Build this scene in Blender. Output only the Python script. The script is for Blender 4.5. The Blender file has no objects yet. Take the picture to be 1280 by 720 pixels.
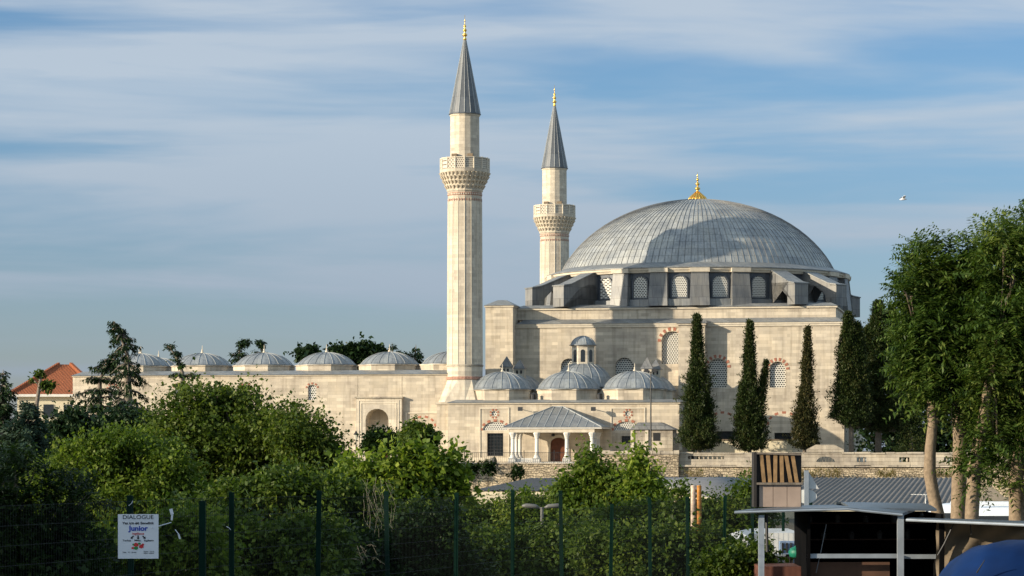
import bpy, bmesh, math, random
import numpy as np
from mathutils import Vector, Matrix
C = bpy.context.scene.collection
S = bpy.context.scene
PI = math.pi
R = math.radians
rnd = random.Random(7)

# ------------------------------------------------------------------ camera, sky, sun, exposure
F = 3400.0                      # focal length in photo pixels (photo 1280 wide)
HY = 562.0                      # horizon row of the photo
cd = bpy.data.cameras.new('camera'); cam = bpy.data.objects.new('camera', cd); C.objects.link(cam)
cam.location = (0, 0, 0); cam.rotation_euler = (R(90), 0, 0)
cd.sensor_width = 36; cd.lens = F*36/1280; cd.shift_y = (HY-360)/1280
cd.clip_start = 0.5; cd.clip_end = 20000
S.camera = cam
SUN_EL = 15.0
SD = Vector((0.925*math.cos(R(SUN_EL)), 0.381*math.cos(R(SUN_EL)), -math.sin(R(SUN_EL)))).normalized()
sl = bpy.data.lights.new('sun', 'SUN'); sun = bpy.data.objects.new('sun', sl); C.objects.link(sun)
sl.energy = 5.0; sl.angle = R(0.55); sl.color = (1.0, 0.865, 0.665)
sun.rotation_euler = SD.to_track_quat('-Z', 'Y').to_euler(); sun.location = (-60, -30, 40)
W = bpy.data.worlds.new('World'); S.world = W; W.use_nodes = True
nt = W.node_tree; nt.nodes.clear(); N = nt.nodes.new; LK = nt.links.new
wo = N('ShaderNodeOutputWorld'); bg = N('ShaderNodeBackground'); sky = N('ShaderNodeTexSky')
sky.sky_type = 'NISHITA'; sky.sun_disc = False; sky.sun_elevation = R(SUN_EL)
sky.sun_rotation = math.atan2(-0.925, -0.381); sky.air_density = 1.0; sky.dust_density = 0.6; sky.ozone_density = 2.0
bg.inputs[1].default_value = 0.115
tc = N('ShaderNodeTexCoord')
def wnoise(scale, loc, detail, rough, dist, lo, hi):
    m = N('ShaderNodeMapping'); m.inputs['Scale'].default_value = scale; m.inputs['Location'].default_value = loc
    LK(tc.outputs['Generated'], m.inputs[0])
    n = N('ShaderNodeTexNoise'); n.inputs['Scale'].default_value = 1; n.inputs['Detail'].default_value = detail
    n.inputs['Roughness'].default_value = rough; n.inputs['Distortion'].default_value = dist
    LK(m.outputs[0], n.inputs[0])
    r = N('ShaderNodeMapRange'); r.inputs[1].default_value = lo; r.inputs[2].default_value = hi; r.interpolation_type = 'SMOOTHSTEP'
    LK(n.outputs[0], r.inputs[0]); return r.outputs[0]
CL1 = wnoise((3.2, 3.2, 34), (3.1, 0, 1.62), 5, .5, .35, .385, .62)
CL2 = wnoise((9, 9, 60), (7.3, 2, 4.2), 7, .6, .6, .46, .76)
mx = N('ShaderNodeMath'); mx.operation = 'MULTIPLY_ADD'; LK(CL2, mx.inputs[0]); mx.inputs[1].default_value = .25; LK(CL1, mx.inputs[2]); mx.use_clamp = True
ms = N('ShaderNodeMath'); ms.operation = 'MULTIPLY'; LK(mx.outputs[0], ms.inputs[0]); ms.inputs[1].default_value = .8
sep = N('ShaderNodeSeparateXYZ'); LK(tc.outputs['Generated'], sep.inputs[0])
cr = N('ShaderNodeMapRange'); LK(sep.outputs[2], cr.inputs[0]); cr.inputs[1].default_value = .03; cr.inputs[2].default_value = .13
ccol = N('ShaderNodeMix'); ccol.data_type = 'RGBA'; LK(cr.outputs[0], ccol.inputs[0])
ccol.inputs[6].default_value = (2.05, 2.5, 3.15, 1); ccol.inputs[7].default_value = (3.4, 3.85, 4.35, 1)
tint = N('ShaderNodeMix'); tint.data_type = 'RGBA'; tint.blend_type = 'MULTIPLY'; tint.inputs[0].default_value = 1
LK(sky.outputs[0], tint.inputs[6])
tr_ = N('ShaderNodeValToRGB'); LK(sep.outputs[2], tr_.inputs[0]); e_ = tr_.color_ramp.elements; e_.new(.08); e_.new(.13); e_.new(.19)
for q_, (p_, c_) in enumerate(((0, (.54,.60,.93)), (.075, (.48,.59,.83)), (.13, (.50,.65,.86)), (.19, (.50,.64,.84)), (.40, (3.1,2.7,2.1)))): e_[q_].position = p_; e_[q_].color = (*c_, 1)
LK(tr_.outputs[0], tint.inputs[7])
wm = N('ShaderNodeMix'); wm.data_type = 'RGBA'; LK(ms.outputs[0], wm.inputs[0]); LK(tint.outputs[2], wm.inputs[6]); LK(ccol.outputs[2], wm.inputs[7])
LK(wm.outputs[2], bg.inputs[0]); LK(bg.outputs[0], wo.inputs[0])
S.view_settings.view_transform = 'Standard'; S.view_settings.look = 'None'
S.view_settings.exposure = 0.5; S.view_settings.gamma = 1
S.render.engine = 'CYCLES'
S.cycles.max_bounces = 5; S.cycles.transparent_max_bounces = 6

# ------------------------------------------------------------------ frames
TH = R(10.6); CT, ST = math.cos(TH), math.sin(TH)
MX, MY = -3.9, 225.0            # near minaret axis; the mosque's own axes are u (along the facade) and v (away)
def uv(u, v): return (MX + CT*u + ST*v, MY - ST*u + CT*v)
def U(px, v):
    k = (px-640)/F
    return (MY*k - MX + v*(k*CT - ST))/(CT + k*ST)
def ZL(py, u, v): return (HY-py)/F*uv(u, v)[1]
def P(px, py, D): return Vector(((px-640)/F*D, D, (HY-py)/F*D))
ZT = -1.1                       # terrace level
ZG = -3.6                       # street level

# ------------------------------------------------------------------ materials
MATS = {}
def mat(name):
    m = bpy.data.materials.new(name); m.use_nodes = True; MATS[name] = m
    return m, m.node_tree, m.node_tree.nodes['Principled BSDF']
def simple(name, col, rough=.7, metal=0, var=.12, scale=4, bump=0, spec=.4):
    m, t, b = mat(name); n = t.nodes.new; l = t.links.new
    tcx = n('ShaderNodeTexCoord'); nz = n('ShaderNodeTexNoise'); nz.inputs['Scale'].default_value = scale; nz.inputs['Detail'].default_value = 6
    l(tcx.outputs['Object'], nz.inputs[0])
    mp = n('ShaderNodeMapRange'); mp.inputs[1].default_value = .3; mp.inputs[2].default_value = .7
    mp.inputs[3].default_value = 1-var; mp.inputs[4].default_value = 1+var; l(nz.outputs[0], mp.inputs[0])
    mu = n('ShaderNodeVectorMath'); mu.operation = 'SCALE'; mu.inputs[0].default_value = col; l(mp.outputs[0], mu.inputs['Scale'])
    l(mu.outputs[0], b.inputs['Base Color']); b.inputs['Roughness'].default_value = rough; b.inputs['Metallic'].default_value = metal
    b.inputs['Specular IOR Level'].default_value = spec
    if bump:
        bp = n('ShaderNodeBump'); bp.inputs['Strength'].default_value = bump; bp.inputs['Distance'].default_value = .03
        l(nz.outputs[0], bp.inputs['Height']); l(bp.outputs[0], b.inputs['Normal'])
    return m
def ramp(t, fac, stops):
    r = t.nodes.new('ShaderNodeValToRGB'); e = r.color_ramp.elements
    while len(e) < len(stops): e.new(.5)
    for k, (p, c) in enumerate(stops): e[k].position = p; e[k].color = (*c, 1)
    t.links.new(fac, r.inputs[0]); return r.outputs[0]
def wallvec(t, kx=1.0):
    n = t.nodes.new; l = t.links.new
    tcx = n('ShaderNodeTexCoord'); s = n('ShaderNodeSeparateXYZ'); l(tcx.outputs['Object'], s.inputs[0])
    a = n('ShaderNodeMath'); a.operation = 'MULTIPLY_ADD'; l(s.outputs[1], a.inputs[0]); a.inputs[1].default_value = 1; l(s.outputs[0], a.inputs[2])
    c = n('ShaderNodeCombineXYZ'); l(a.outputs[0], c.inputs[0]); l(s.outputs[2], c.inputs[1])
    return tcx, c.outputs[0]
def mixc(t, mode, fac, a, b):
    m = t.nodes.new('ShaderNodeMix'); m.data_type = 'RGBA'; m.blend_type = mode
    for s, v in ((m.inputs[0], fac), (m.inputs[6], a), (m.inputs[7], b)):
        if isinstance(v, bpy.types.NodeSocket): t.links.new(v, s)
        elif isinstance(v, tuple): s.default_value = (*v, 1)
        else: s.default_value = v
    return m.outputs[2]
def stone(name, base, bw=.8, bh=.27, mortar=.006, var=.12, stain=.24, rubble=False, bump=.25):
    m, t, b = mat(name); n = t.nodes.new; l = t.links.new
    tcx, vec = wallvec(t)
    if rubble:
        nzw = n('ShaderNodeTexNoise'); nzw.inputs['Scale'].default_value = 2.2; l(vec, nzw.inputs[0])
        ad = n('ShaderNodeVectorMath'); ad.operation = 'MULTIPLY_ADD'; l(nzw.outputs['Color'], ad.inputs[0]); ad.inputs[1].default_value = (.7, .42, 0); l(vec, ad.inputs[2]); vec = ad.outputs[0]
    br = n('ShaderNodeTexBrick'); l(vec, br.inputs[0]); br.inputs['Scale'].default_value = 1
    br.inputs['Brick Width'].default_value = bw; br.inputs['Row Height'].default_value = bh
    br.inputs['Mortar Size'].default_value = mortar; br.inputs['Mortar Smooth'].default_value = .3; br.inputs['Bias'].default_value = 0
    c1 = tuple(x*(1-var) for x in base); c2 = tuple(min(1, x*(1+var)) for x in base)
    br.inputs[1].default_value = (*c1, 1); br.inputs[2].default_value = (*c2, 1)
    br.inputs[3].default_value = (*[x*(.78 if not rubble else .4) for x in base], 1)
    # a second, broader variation: whole runs of stones cut from another bed
    br2 = n('ShaderNodeTexBrick'); l(vec, br2.inputs[0]); br2.inputs['Scale'].default_value = 1
    br2.inputs['Brick Width'].default_value = bw*1.9; br2.inputs['Row Height'].default_value = bh; br2.inputs['Mortar Size'].default_value = 0
    br2.inputs[1].default_value = (.87, .85, .83, 1); br2.inputs[2].default_value = (1.08, 1.065, 1.04, 1); br2.offset = .37
    col = mixc(t, 'MULTIPLY', 1.0, br.outputs[0], br2.outputs[0])
    n1 = n('ShaderNodeTexNoise'); n1.inputs['Scale'].default_value = .55; n1.inputs['Detail'].default_value = 8; n1.inputs['Roughness'].default_value = .6; l(tcx.outputs['Object'], n1.inputs[0])
    g = ramp(t, n1.outputs[0], [(.32, (1-stain, 1-stain*1.02, 1-stain*.95)), (.5, (.95, .95, .95)), (.68, (1.06, 1.04, 1.0))])
    col = mixc(t, 'MULTIPLY', 1.0, col, g)
    mp = n('ShaderNodeMapping'); mp.inputs['Scale'].default_value = (3.2, 3.2, .22); l(tcx.outputs['Object'], mp.inputs[0])
    n2 = n('ShaderNodeTexNoise'); n2.inputs['Scale'].default_value = 1; n2.inputs['Detail'].default_value = 5; l(mp.outputs[0], n2.inputs[0])
    g2 = ramp(t, n2.outputs[0], [(.30, (.66, .64, .62)), (.5, (.97, .965, .96)), (1, (1.02, 1.02, 1.02))])
    col = mixc(t, 'MULTIPLY', .7, col, g2)
    l(col, b.inputs['Base Color']); b.inputs['Roughness'].default_value = .85; b.inputs['Specular IOR Level'].default_value = .25
    n3 = n('ShaderNodeTexNoise'); n3.inputs['Scale'].default_value = 9; n3.inputs['Detail'].default_value = 6; l(tcx.outputs['Object'], n3.inputs[0])
    h = n('ShaderNodeMath'); h.operation = 'MULTIPLY_ADD'; l(br.outputs['Fac'], h.inputs[0]); h.inputs[1].default_value = -1.0; l(n3.outputs[0], h.inputs[2])
    bp = n('ShaderNodeBump'); bp.inputs['Strength'].default_value = bump; bp.inputs['Distance'].default_value = .03 if not rubble else .08
    l(h.outputs[0], bp.inputs['Height']); l(bp.outputs[0], b.inputs['Normal'])
    return m
LIME = (.56, .49, .38)
stone('limestone', (.56, .495, .395))
stone('limestone_fine', (.60, .54, .44), bw=.6, bh=.3, stain=.2)
stone('limestone_minaret', (.60, .54, .44), bw=.42, bh=.26, stain=.2, var=.07)
stone('rubble', (.50, .42, .30), bw=.36, bh=.19, mortar=.022, var=.3, stain=.42, rubble=True, bump=.9)
stone('old_coping', (.46, .41, .33), bw=1.3, bh=.3, mortar=.012, var=.16, stain=.45, bump=.6)
simple('marble', (.66, .63, .57), .55, var=.1, scale=3)
simple('limestone_trim', (.58, .51, .40), .85, var=.12, scale=3, bump=.2)
simple('red_stone', (.34, .135, .085), .85, var=.2, scale=6)
simple('red_band', (.36, .20, .145), .85, var=.25, scale=7)
simple('gold', (.80, .50, .12), .30, metal=.9, var=.1)
simple('dark_void', (.012, .012, .013), .6, var=.2)
simple('iron', (.035, .036, .038), .5, var=.2, metal=.3)
simple('glass_dark', (.02, .025, .03), .15, var=.2, spec=.6)
def lead(name, base, polar=None, bw=.8, bh=1.3):
    m, t, b = mat(name); n = t.nodes.new; l = t.links.new
    if polar:
        tcx = n('ShaderNodeTexCoord'); s = n('ShaderNodeSeparateXYZ'); l(tcx.outputs['Object'], s.inputs[0])
        a = n('ShaderNodeMath'); a.operation = 'ARCTAN2'; l(s.outputs[1], a.inputs[0]); l(s.outputs[0], a.inputs[1])
        a2 = n('ShaderNodeMath'); a2.operation = 'MULTIPLY'; l(a.outputs[0], a2.inputs[0]); a2.inputs[1].default_value = polar/(2*PI)
        c = n('ShaderNodeCombineXYZ'); l(s.outputs[2], c.inputs[1]); l(a2.outputs[0], c.inputs[0]); vec = c.outputs[0]; bw = 1.0
    else: tcx, vec = wallvec(t)
    br = n('ShaderNodeTexBrick'); l(vec, br.inputs[0]); br.inputs['Scale'].default_value = 1
    br.inputs['Brick Width'].default_value = bw; br.inputs['Row Height'].default_value = bh
    br.inputs['Mortar Size'].default_value = .018; br.inputs['Mortar Smooth'].default_value = .2
    if polar: br.offset = .5; br.offset_frequency = 2
    br.inputs[1].default_value = (*[x*.84 for x in base], 1); br.inputs[2].default_value = (*[x*1.14 for x in base], 1)
    br.inputs[3].default_value = (*[x*.55 for x in base], 1)
    n1 = n('ShaderNodeTexNoise'); n1.inputs['Scale'].default_value = .8; n1.inputs['Detail'].default_value = 8; l(tcx.outputs['Object'], n1.inputs[0])
    g = ramp(t, n1.outputs[0], [(.3, (.72, .75, .80)), (.5, (.98, .98, .98)), (.7, (1.15, 1.12, 1.05))])
    mp = n('ShaderNodeMapping'); mp.inputs['Scale'].default_value = (5, 5, .5); l(tcx.outputs['Object'], mp.inputs[0])
    n2 = n('ShaderNodeTexNoise'); n2.inputs['Scale'].default_value = 1; n2.inputs['Detail'].default_value = 6; l(mp.outputs[0], n2.inputs[0])
    g2 = ramp(t, n2.outputs[0], [(.3, (.8, .8, .82)), (.6, (1.05, 1.05, 1.05))])
    col = mixc(t, 'MULTIPLY', 1.0, mixc(t, 'MULTIPLY', 1.0, br.outputs[0], g), g2)
    l(col, b.inputs['Base Color']); b.inputs['Roughness'].default_value = .52; b.inputs['Metallic'].default_value = .12
    bp = n('ShaderNodeBump'); bp.inputs['Strength'].default_value = .35; bp.inputs['Distance'].default_value = .03
    l(n2.outputs[0], bp.inputs['Height']); l(bp.outputs[0], b.inputs['Normal'])
    return m
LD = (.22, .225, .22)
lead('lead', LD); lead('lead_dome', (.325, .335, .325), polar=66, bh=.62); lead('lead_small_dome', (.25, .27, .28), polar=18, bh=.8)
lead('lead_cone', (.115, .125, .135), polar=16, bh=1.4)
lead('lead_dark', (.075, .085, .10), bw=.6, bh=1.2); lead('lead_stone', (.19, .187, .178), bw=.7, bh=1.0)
def lattice(name, pale, hole, bw, bh, mortar):
    m, t, b = mat(name); l = t.links.new; tcx, vec = wallvec(t)
    br = t.nodes.new('ShaderNodeTexBrick'); l(vec, br.inputs[0]); br.inputs['Scale'].default_value = 1
    br.inputs['Brick Width'].default_value = bw; br.inputs['Row Height'].default_value = bh; br.inputs['Mortar Size'].default_value = mortar
    br.inputs['Mortar Smooth'].default_value = .25
    br.inputs[1].default_value = (*hole, 1); br.inputs[2].default_value = (*hole, 1); br.inputs[3].default_value = (*pale, 1)
    l(br.outputs[0], b.inputs['Base Color']); b.inputs['Roughness'].default_value = .8
    bp = t.nodes.new('ShaderNodeBump'); bp.inputs['Strength'].default_value = .8; bp.inputs['Distance'].default_value = .05
    l(br.outputs['Fac'], bp.inputs['Height']); l(bp.outputs[0], b.inputs['Normal'])
lattice('lattice', (.58, .56, .50), (.018, .02, .022), .21, .17, .045)
lattice('lattice_small', (.60, .58, .52), (.02, .02, .022), .18, .15, .042)
lattice('pierced', (.58, .52, .42), (.16, .13, .10), .16, .16, .04)
def leafmat(name, c1, c2, c3, trans=.35, rough=.5):
    m, t, b = mat(name); n = t.nodes.new; l = t.links.new
    a = n('ShaderNodeAttribute'); a.attribute_name = 'rnd'
    col = ramp(t, a.outputs['Fac'], [(0, c1), (.55, c2), (1, c3)])
    l(col, b.inputs['Base Color']); b.inputs['Roughness'].default_value = rough; b.inputs['Specular IOR Level'].default_value = .15
    tr = n('ShaderNodeBsdfTranslucent'); br = mixc(t, 'MULTIPLY', 1.0, col, (1.25, 1.35, .6)); l(br, tr.inputs[0])
    mx_ = n('ShaderNodeMixShader'); mx_.inputs[0].default_value = trans; l(b.outputs[0], mx_.inputs[1]); l(tr.outputs[0], mx_.inputs[2])
    l(mx_.outputs[0], t.nodes['Material Output'].inputs[0])
leafmat('leaf_olive', (.026, .048, .008), (.072, .110, .018), (.17, .20, .04), trans=.4)
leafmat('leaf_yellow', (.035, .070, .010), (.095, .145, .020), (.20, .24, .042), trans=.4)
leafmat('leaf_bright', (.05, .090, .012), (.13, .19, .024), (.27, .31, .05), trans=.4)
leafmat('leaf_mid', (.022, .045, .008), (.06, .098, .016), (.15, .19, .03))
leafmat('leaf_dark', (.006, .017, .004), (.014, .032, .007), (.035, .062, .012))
leafmat('leaf_frond', (.018, .042, .008), (.068, .115, .022), (.20, .24, .06), trans=.35, rough=.45)
leafmat('needle', (.008, .020, .007), (.016, .036, .011), (.034, .060, .018), trans=.1)
leafmat('needle_blue', (.022, .044, .030), (.036, .066, .044), (.06, .09, .055), trans=.1)
leafmat('cypress', (.008, .018, .005), (.028, .046, .011), (.075, .075, .025), trans=.1)
leafmat('cypress_brown', (.016, .020, .007), (.045, .048, .016), (.11, .085, .035), trans=.1)
leafmat('dry_grass', (.13, .10, .04), (.20, .15, .06), (.09, .11, .03), trans=.2)
simple('bark', (.13, .10, .07), .9, var=.3, scale=9, bump=.5)
simple('bark_pale', (.215, .16, .105), .85, var=.25, scale=12, bump=.6)
simple('bark_grey', (.17, .14, .11), .9, var=.3, scale=9, bump=.5)

# ------------------------------------------------------------------ mesh helpers
FR = {}     # object name -> origin in the frame its children are given in
def tag(o, label=None, cat=None, group=None, kind=None):
    if label: o['label'] = label
    if cat: o['category'] = cat
    if group: o['group'] = group
    if kind: o['kind'] = kind
    return o
def thing(name, label, cat, loc=(0, 0, 0), rz=0, group=None, mosque=False):
    o = bpy.data.objects.new(name, None); C.objects.link(o); o.empty_display_size = .5
    if mosque:
        x, y = uv(loc[0], loc[1]); o.location = (x, y, loc[2]); o.rotation_euler = (0, 0, -TH); FR[o.name] = Vector(loc)
    else:
        o.location = loc; o.rotation_euler = (0, 0, rz); FR[o.name] = Vector((0, 0, 0)) if rz else Vector(loc)
    return tag(o, label, cat, group)
def local_frame(o): FR[o.name] = Vector((0, 0, 0))
class MB:
    def __init__(s): s.v = []; s.f = []
    def add(s, vs, fs):
        b = len(s.v); s.v += [tuple(q) for q in vs]; s.f += [tuple(b+i for i in f) for f in fs]; return s
    def box(s, x0, x1, y0, y1, z0, z1):
        return s.add([(x0,y0,z0),(x1,y0,z0),(x1,y1,z0),(x0,y1,z0),(x0,y0,z1),(x1,y0,z1),(x1,y1,z1),(x0,y1,z1)],
                     [(0,3,2,1),(4,5,6,7),(0,1,5,4),(1,2,6,5),(2,3,7,6),(3,0,4,7)])
    def frus(s, a, z0, b, z1):          # a, b = (x0,x1,y0,y1) rectangles
        return s.add([(a[0],a[2],z0),(a[1],a[2],z0),(a[1],a[3],z0),(a[0],a[3],z0),(b[0],b[2],z1),(b[1],b[2],z1),(b[1],b[3],z1),(b[0],b[3],z1)],
                     [(0,3,2,1),(4,5,6,7),(0,1,5,4),(1,2,6,5),(2,3,7,6),(3,0,4,7)])
    def hexa(s, q): return s.add(q, [(0,3,2,1),(4,5,6,7),(0,1,5,4),(1,2,6,5),(2,3,7,6),(3,0,4,7)])
    def lathe(s, prof, n, cx, cy, ph=0, caps=True):
        vs = []; 
        for r, z in prof:
            for k in range(n):
                a = ph + 2*PI*k/n; vs.append((cx+r*math.cos(a), cy+r*math.sin(a), z))
        fs = []
        for j in range(len(prof)-1):
            for k in range(n):
                k2 = (k+1) % n; fs.append((j*n+k, j*n+k2, (j+1)*n+k2, (j+1)*n+k))
        if caps: fs.append(tuple(range(n))[::-1]); fs.append(tuple((len(prof)-1)*n+k for k in range(n)))
        return s.add(vs, fs)
    def tube(s, pts, rad, n=6):
        pts = [Vector(p) for p in pts]; vs = []
        if not hasattr(rad, '__len__'): rad = [rad]*len(pts)
        ref = None
        for i, p in enumerate(pts):
            d = (pts[min(i+1, len(pts)-1)] - pts[max(i-1, 0)]).normalized()
            if ref is None: ref = Vector((0,0,1)) if abs(d.z) < .9 else Vector((1,0,0))
            a = d.cross(ref).normalized(); b = d.cross(a); ref = b if False else ref
            for k in range(n):
                t = 2*PI*k/n; vs.append(p + rad[i]*(math.cos(t)*a + math.sin(t)*b))
        fs = [(j*n+k, j*n+(k+1) % n, (j+1)*n+(k+1) % n, (j+1)*n+k) for j in range(len(pts)-1) for k in range(n)]
        fs.append(tuple(range(n))[::-1]); fs.append(tuple((len(pts)-1)*n+k for k in range(n)))
        return s.add(vs, fs)
    def bar(s, a, b, w, h=None):         # rectangular bar between two points
        a, b = Vector(a), Vector(b); d = (b-a).normalized(); h = h or w
        r = Vector((0,0,1)) if abs(d.z) < .95 else Vector((0,1,0))
        x = d.cross(r).normalized()*w/2; y = x.cross(d).normalized()*h/2
        return s.add([a-x-y, a+x-y, a+x+y, a-x+y, b-x-y, b+x-y, b+x+y, b-x+y], [(0,3,2,1),(4,5,6,7),(0,1,5,4),(1,2,6,5),(2,3,7,6),(3,0,4,7)])
    def slab(s, poly, y0, y1):           # polygon in (x,z) extruded along y
        n = len(poly); vs = [(x, y0, z) for x, z in poly] + [(x, y1, z) for x, z in poly]
        fs = [tuple(range(n)), tuple(range(n, 2*n))[::-1]] + [(k, n+k, n+(k+1) % n, (k+1) % n) for k in range(n)]
        return s.add(vs, fs)
    def plate(s, poly, z0, z1):          # polygon in (x,y) extruded along z
        n = len(poly); vs = [(x, y, z0) for x, y in poly] + [(x, y, z1) for x, y in poly]
        fs = [tuple(range(n))[::-1], tuple(range(n, 2*n))] + [(k, (k+1) % n, n+(k+1) % n, n+k) for k in range(n)]
        return s.add(vs, fs)
    def skin(s, x0, x1, z0, z1, y, holes, depth=.35):   # wall skin facing -y with openings and their reveals
        bm = bmesh.new(); es = []
        def loop(pts):
            vv = [bm.verts.new((a, y, b)) for a, b in pts]
            for k in range(len(vv)): es.append(bm.edges.new((vv[k], vv[(k+1) % len(vv)])))
        loop([(x0,z0),(x1,z0),(x1,z1),(x0,z1)])
        for h in holes: loop(h)
        bmesh.ops.triangle_fill(bm, use_beauty=True, use_dissolve=False, edges=es, normal=(0,-1,0))
        bm.verts.ensure_lookup_table(); bm.verts.index_update()
        s.add([tuple(q.co) for q in bm.verts], [[q.index for q in f.verts] for f in bm.faces]); bm.free()
        for h in holes:
            n = len(h); s.add([(a, y, b) for a, b in h] + [(a, y+depth, b) for a, b in h], [(k, (k+1) % n, n+(k+1) % n, n+k) for k in range(n)])
        return s
    def build(s, name, m, parent=None, org=None, smooth=False, rec=True, bevel=0, local=False):
        po = FR[parent.name] if parent else Vector((0,0,0))
        og = Vector(org) if org is not None else po
        me = bpy.data.meshes.new(name)
        me.from_pydata([(a-og.x, b-og.y, c-og.z) for a, b, c in s.v], [], s.f); me.validate()
        bm = bmesh.new(); bm.from_mesh(me)
        if rec: bmesh.ops.recalc_face_normals(bm, faces=bm.faces)
        bm.to_mesh(me); bm.free()
        if smooth: me.shade_smooth()
        me.materials.append(MATS[m] if isinstance(m, str) else m)
        o = bpy.data.objects.new(name, me); C.objects.link(o)
        if parent: o.parent = parent; o.location = og-po
        elif org is not None: o.location = og
        FR[o.name] = og
        if bevel:
            md = o.modifiers.new('bevel', 'BEVEL'); md.width = bevel; md.segments = 1; md.limit_method = 'ANGLE'
        return o
def copy_tree(o, parent=None, **kw):
    c = o.copy(); C.objects.link(c); c.parent = parent; FR[c.name] = FR[o.name]
    for ch in list(o.children): copy_tree(ch, c)
    return c
def arch(xc, w, z0, zs, zt, n=9, pointed=.12):
    pts = [(xc-w/2, z0), (xc+w/2, z0)]
    for k in range(n+1):
        a = PI*k/n; zz = zs + (zt-zs)*(math.sin(a)**(1-pointed) if math.sin(a) > 1e-6 else 0)
        pts.append((xc + w/2*math.cos(a)*(1 - .06*math.sin(2*a)*0), zz))
    return pts
def voussoirs(b, xc, w, zs, zt, y, t=.28, n=15, th=.03, full=False):
    for k in range(n):
        if k % 2 and not full: continue
        a0, a1 = PI*k/n, PI*(k+1)/n
        q = []
        for r in (0, t):
            for a in (a0, a1): q.append((xc + (w/2+r)*math.cos(a), zs + (zt-zs+r)*math.sin(a)))
        poly = [q[0], q[2], q[3], q[1]]
        b.slab(poly, y-th, y+.05)
def stones(name, parent, *a, **k):      # every red arch stone is a part of its own
    b = MB(); voussoirs(b, *a, **k)
    for q in range(len(b.v)//8):
        c = MB(); c.add(b.v[q*8:q*8+8], [(0,1,2,3),(7,6,5,4),(0,4,5,1),(1,5,6,2),(2,6,7,3),(3,7,4,0)]); c.build(name, 'red_stone', parent)
def window(parent, xc, w, z0, zs, zt, y, m='lattice', red=True, depth=.22, fr=True):
    if m == 'dark': 
        o = MB().slab(arch(xc, w+.02, z0, zs, zt, pointed=0), y+depth, y+depth+.08).build('window', 'glass_dark', parent)
    else: o = MB().slab(arch(xc, w+.02, z0-.005, zs, zt), y+depth, y+depth+.1).build('window', m, parent, org=(xc, y+depth, z0))
    if red:
        stones('arch_stone', o, xc, w+.1, zs, zt+.05, y, t=.28 if w > 1 else .15, n=15 if w > 1 else 9)
    return o
def grille(parent, x0, x1, z0, z1, y, nx=5, nz=7, depth=.25):
    o = MB().box(x0-.01, x1+.01, y+depth, y+depth+.05, z0-.01, z1+.01).build('window', 'glass_dark', parent)
    g = MB()
    for k in range(nx+1): x = x0+.03+(x1-x0-.06)*k/nx; g.box(x-.015, x+.015, y+.1, y+.13, z0, z1)
    for k in range(nz+1): z = z0+.03+(z1-z0-.06)*k/nz; g.box(x0, x1, y+.075, y+.1, z-.015, z+.015)
    g.build('grille', 'iron', o); return o

def dome(parent, cx, cy, z0, r, rise, nrib=18, m='lead_small_dome', fin=True, ribr=.019, seg=36):
    prof = []; RR = (r*r+rise*rise)/(2*rise)
    for k in range(13):
        t = k/12; z = rise*math.sin(t*PI/2); s1 = math.sqrt(max(0, RR*RR-(z+RR-rise)**2)); s2 = r*math.sqrt(max(0, 1-(z/rise)**2))
        prof.append((max(.02, .7*s1+.3*s2), z0+z))
    prof[0] = (prof[0][0], z0)
    o = MB().lathe([(r+.12, z0-.07), (r+.12, z0)] + prof, seg, cx, cy).build('dome', m, parent, org=(cx, cy, z0), smooth=True)
    for p_ in o.data.polygons: p_.use_smooth = True
    b = MB()
    for k in range(nrib):
        a = 2*PI*(k+.5)/nrib; ca, sa = math.cos(a), math.sin(a)
        b.tube([(cx+(q+.02)*ca, cy+(q+.02)*sa, z+.02) for q, z in prof[::2]], ribr, 4)
    b.build('rib', 'lead_rib', o)
    if fin:
        MB().lathe([(.16, z0+rise-.05), (.13, z0+rise+.1), (.05, z0+rise+.2), (.09, z0+rise+.28), (.03, z0+rise+.36), (.03, z0+rise+.55), (.01, z0+rise+.7)], 8, cx, cy).build('finial', 'limestone_trim', o, smooth=True)
    return o
simple('lead_rib', (.36, .37, .36), .5, var=.15, metal=.1)

# ------------------------------------------------------------------ foliage helpers
def leaf_mesh(name, Pn, D, L, Wd, m, parent=None, kind=None, seed=0, up=.8, clump=None):
    rg = np.random.default_rng(seed+len(Pn)); n = len(Pn)
    D = D/np.linalg.norm(D, axis=1, keepdims=True)
    ref = rg.normal(size=(n, 3))*up; ref[:, 2] += 1
    w = np.cross(D, ref); w /= np.linalg.norm(w, axis=1, keepdims=True)+1e-9
    L = np.broadcast_to(L, n).reshape(n, 1); Wd = np.broadcast_to(Wd, n).reshape(n, 1)
    sag = np.zeros((n, 3)); sag[:, 2] = -.12
    v = np.stack([Pn, Pn+D*L*.45+w*Wd, Pn+D*L+sag*L, Pn+D*L*.45-w*Wd], axis=1).reshape(-1, 3)
    po = np.array(FR[parent.name]) if parent else np.zeros(3)
    v = v-po
    me = bpy.data.meshes.new(name)
    me.vertices.add(n*4); me.vertices.foreach_set('co', v.astype(np.float32).ravel())
    me.loops.add(n*4); me.loops.foreach_set('vertex_index', np.arange(n*4, dtype=np.int32))
    me.polygons.add(n); me.polygons.foreach_set('loop_start', np.arange(0, n*4, 4, dtype=np.int32))
    me.polygons.foreach_set('loop_total', np.full(n, 4, dtype=np.int32))
    me.update()
    at = me.attributes.new('rnd', 'FLOAT', 'FACE')
    r = rg.random(n)
    if clump is not None: r = np.clip(.62*r + .5*clump-.06, 0, 1)
    at.data.foreach_set('value', r.astype(np.float32))
    me.materials.append(MATS[m]); o = bpy.data.objects.new(name, me); C.objects.link(o)
    if parent: o.parent = parent
    return o
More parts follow.
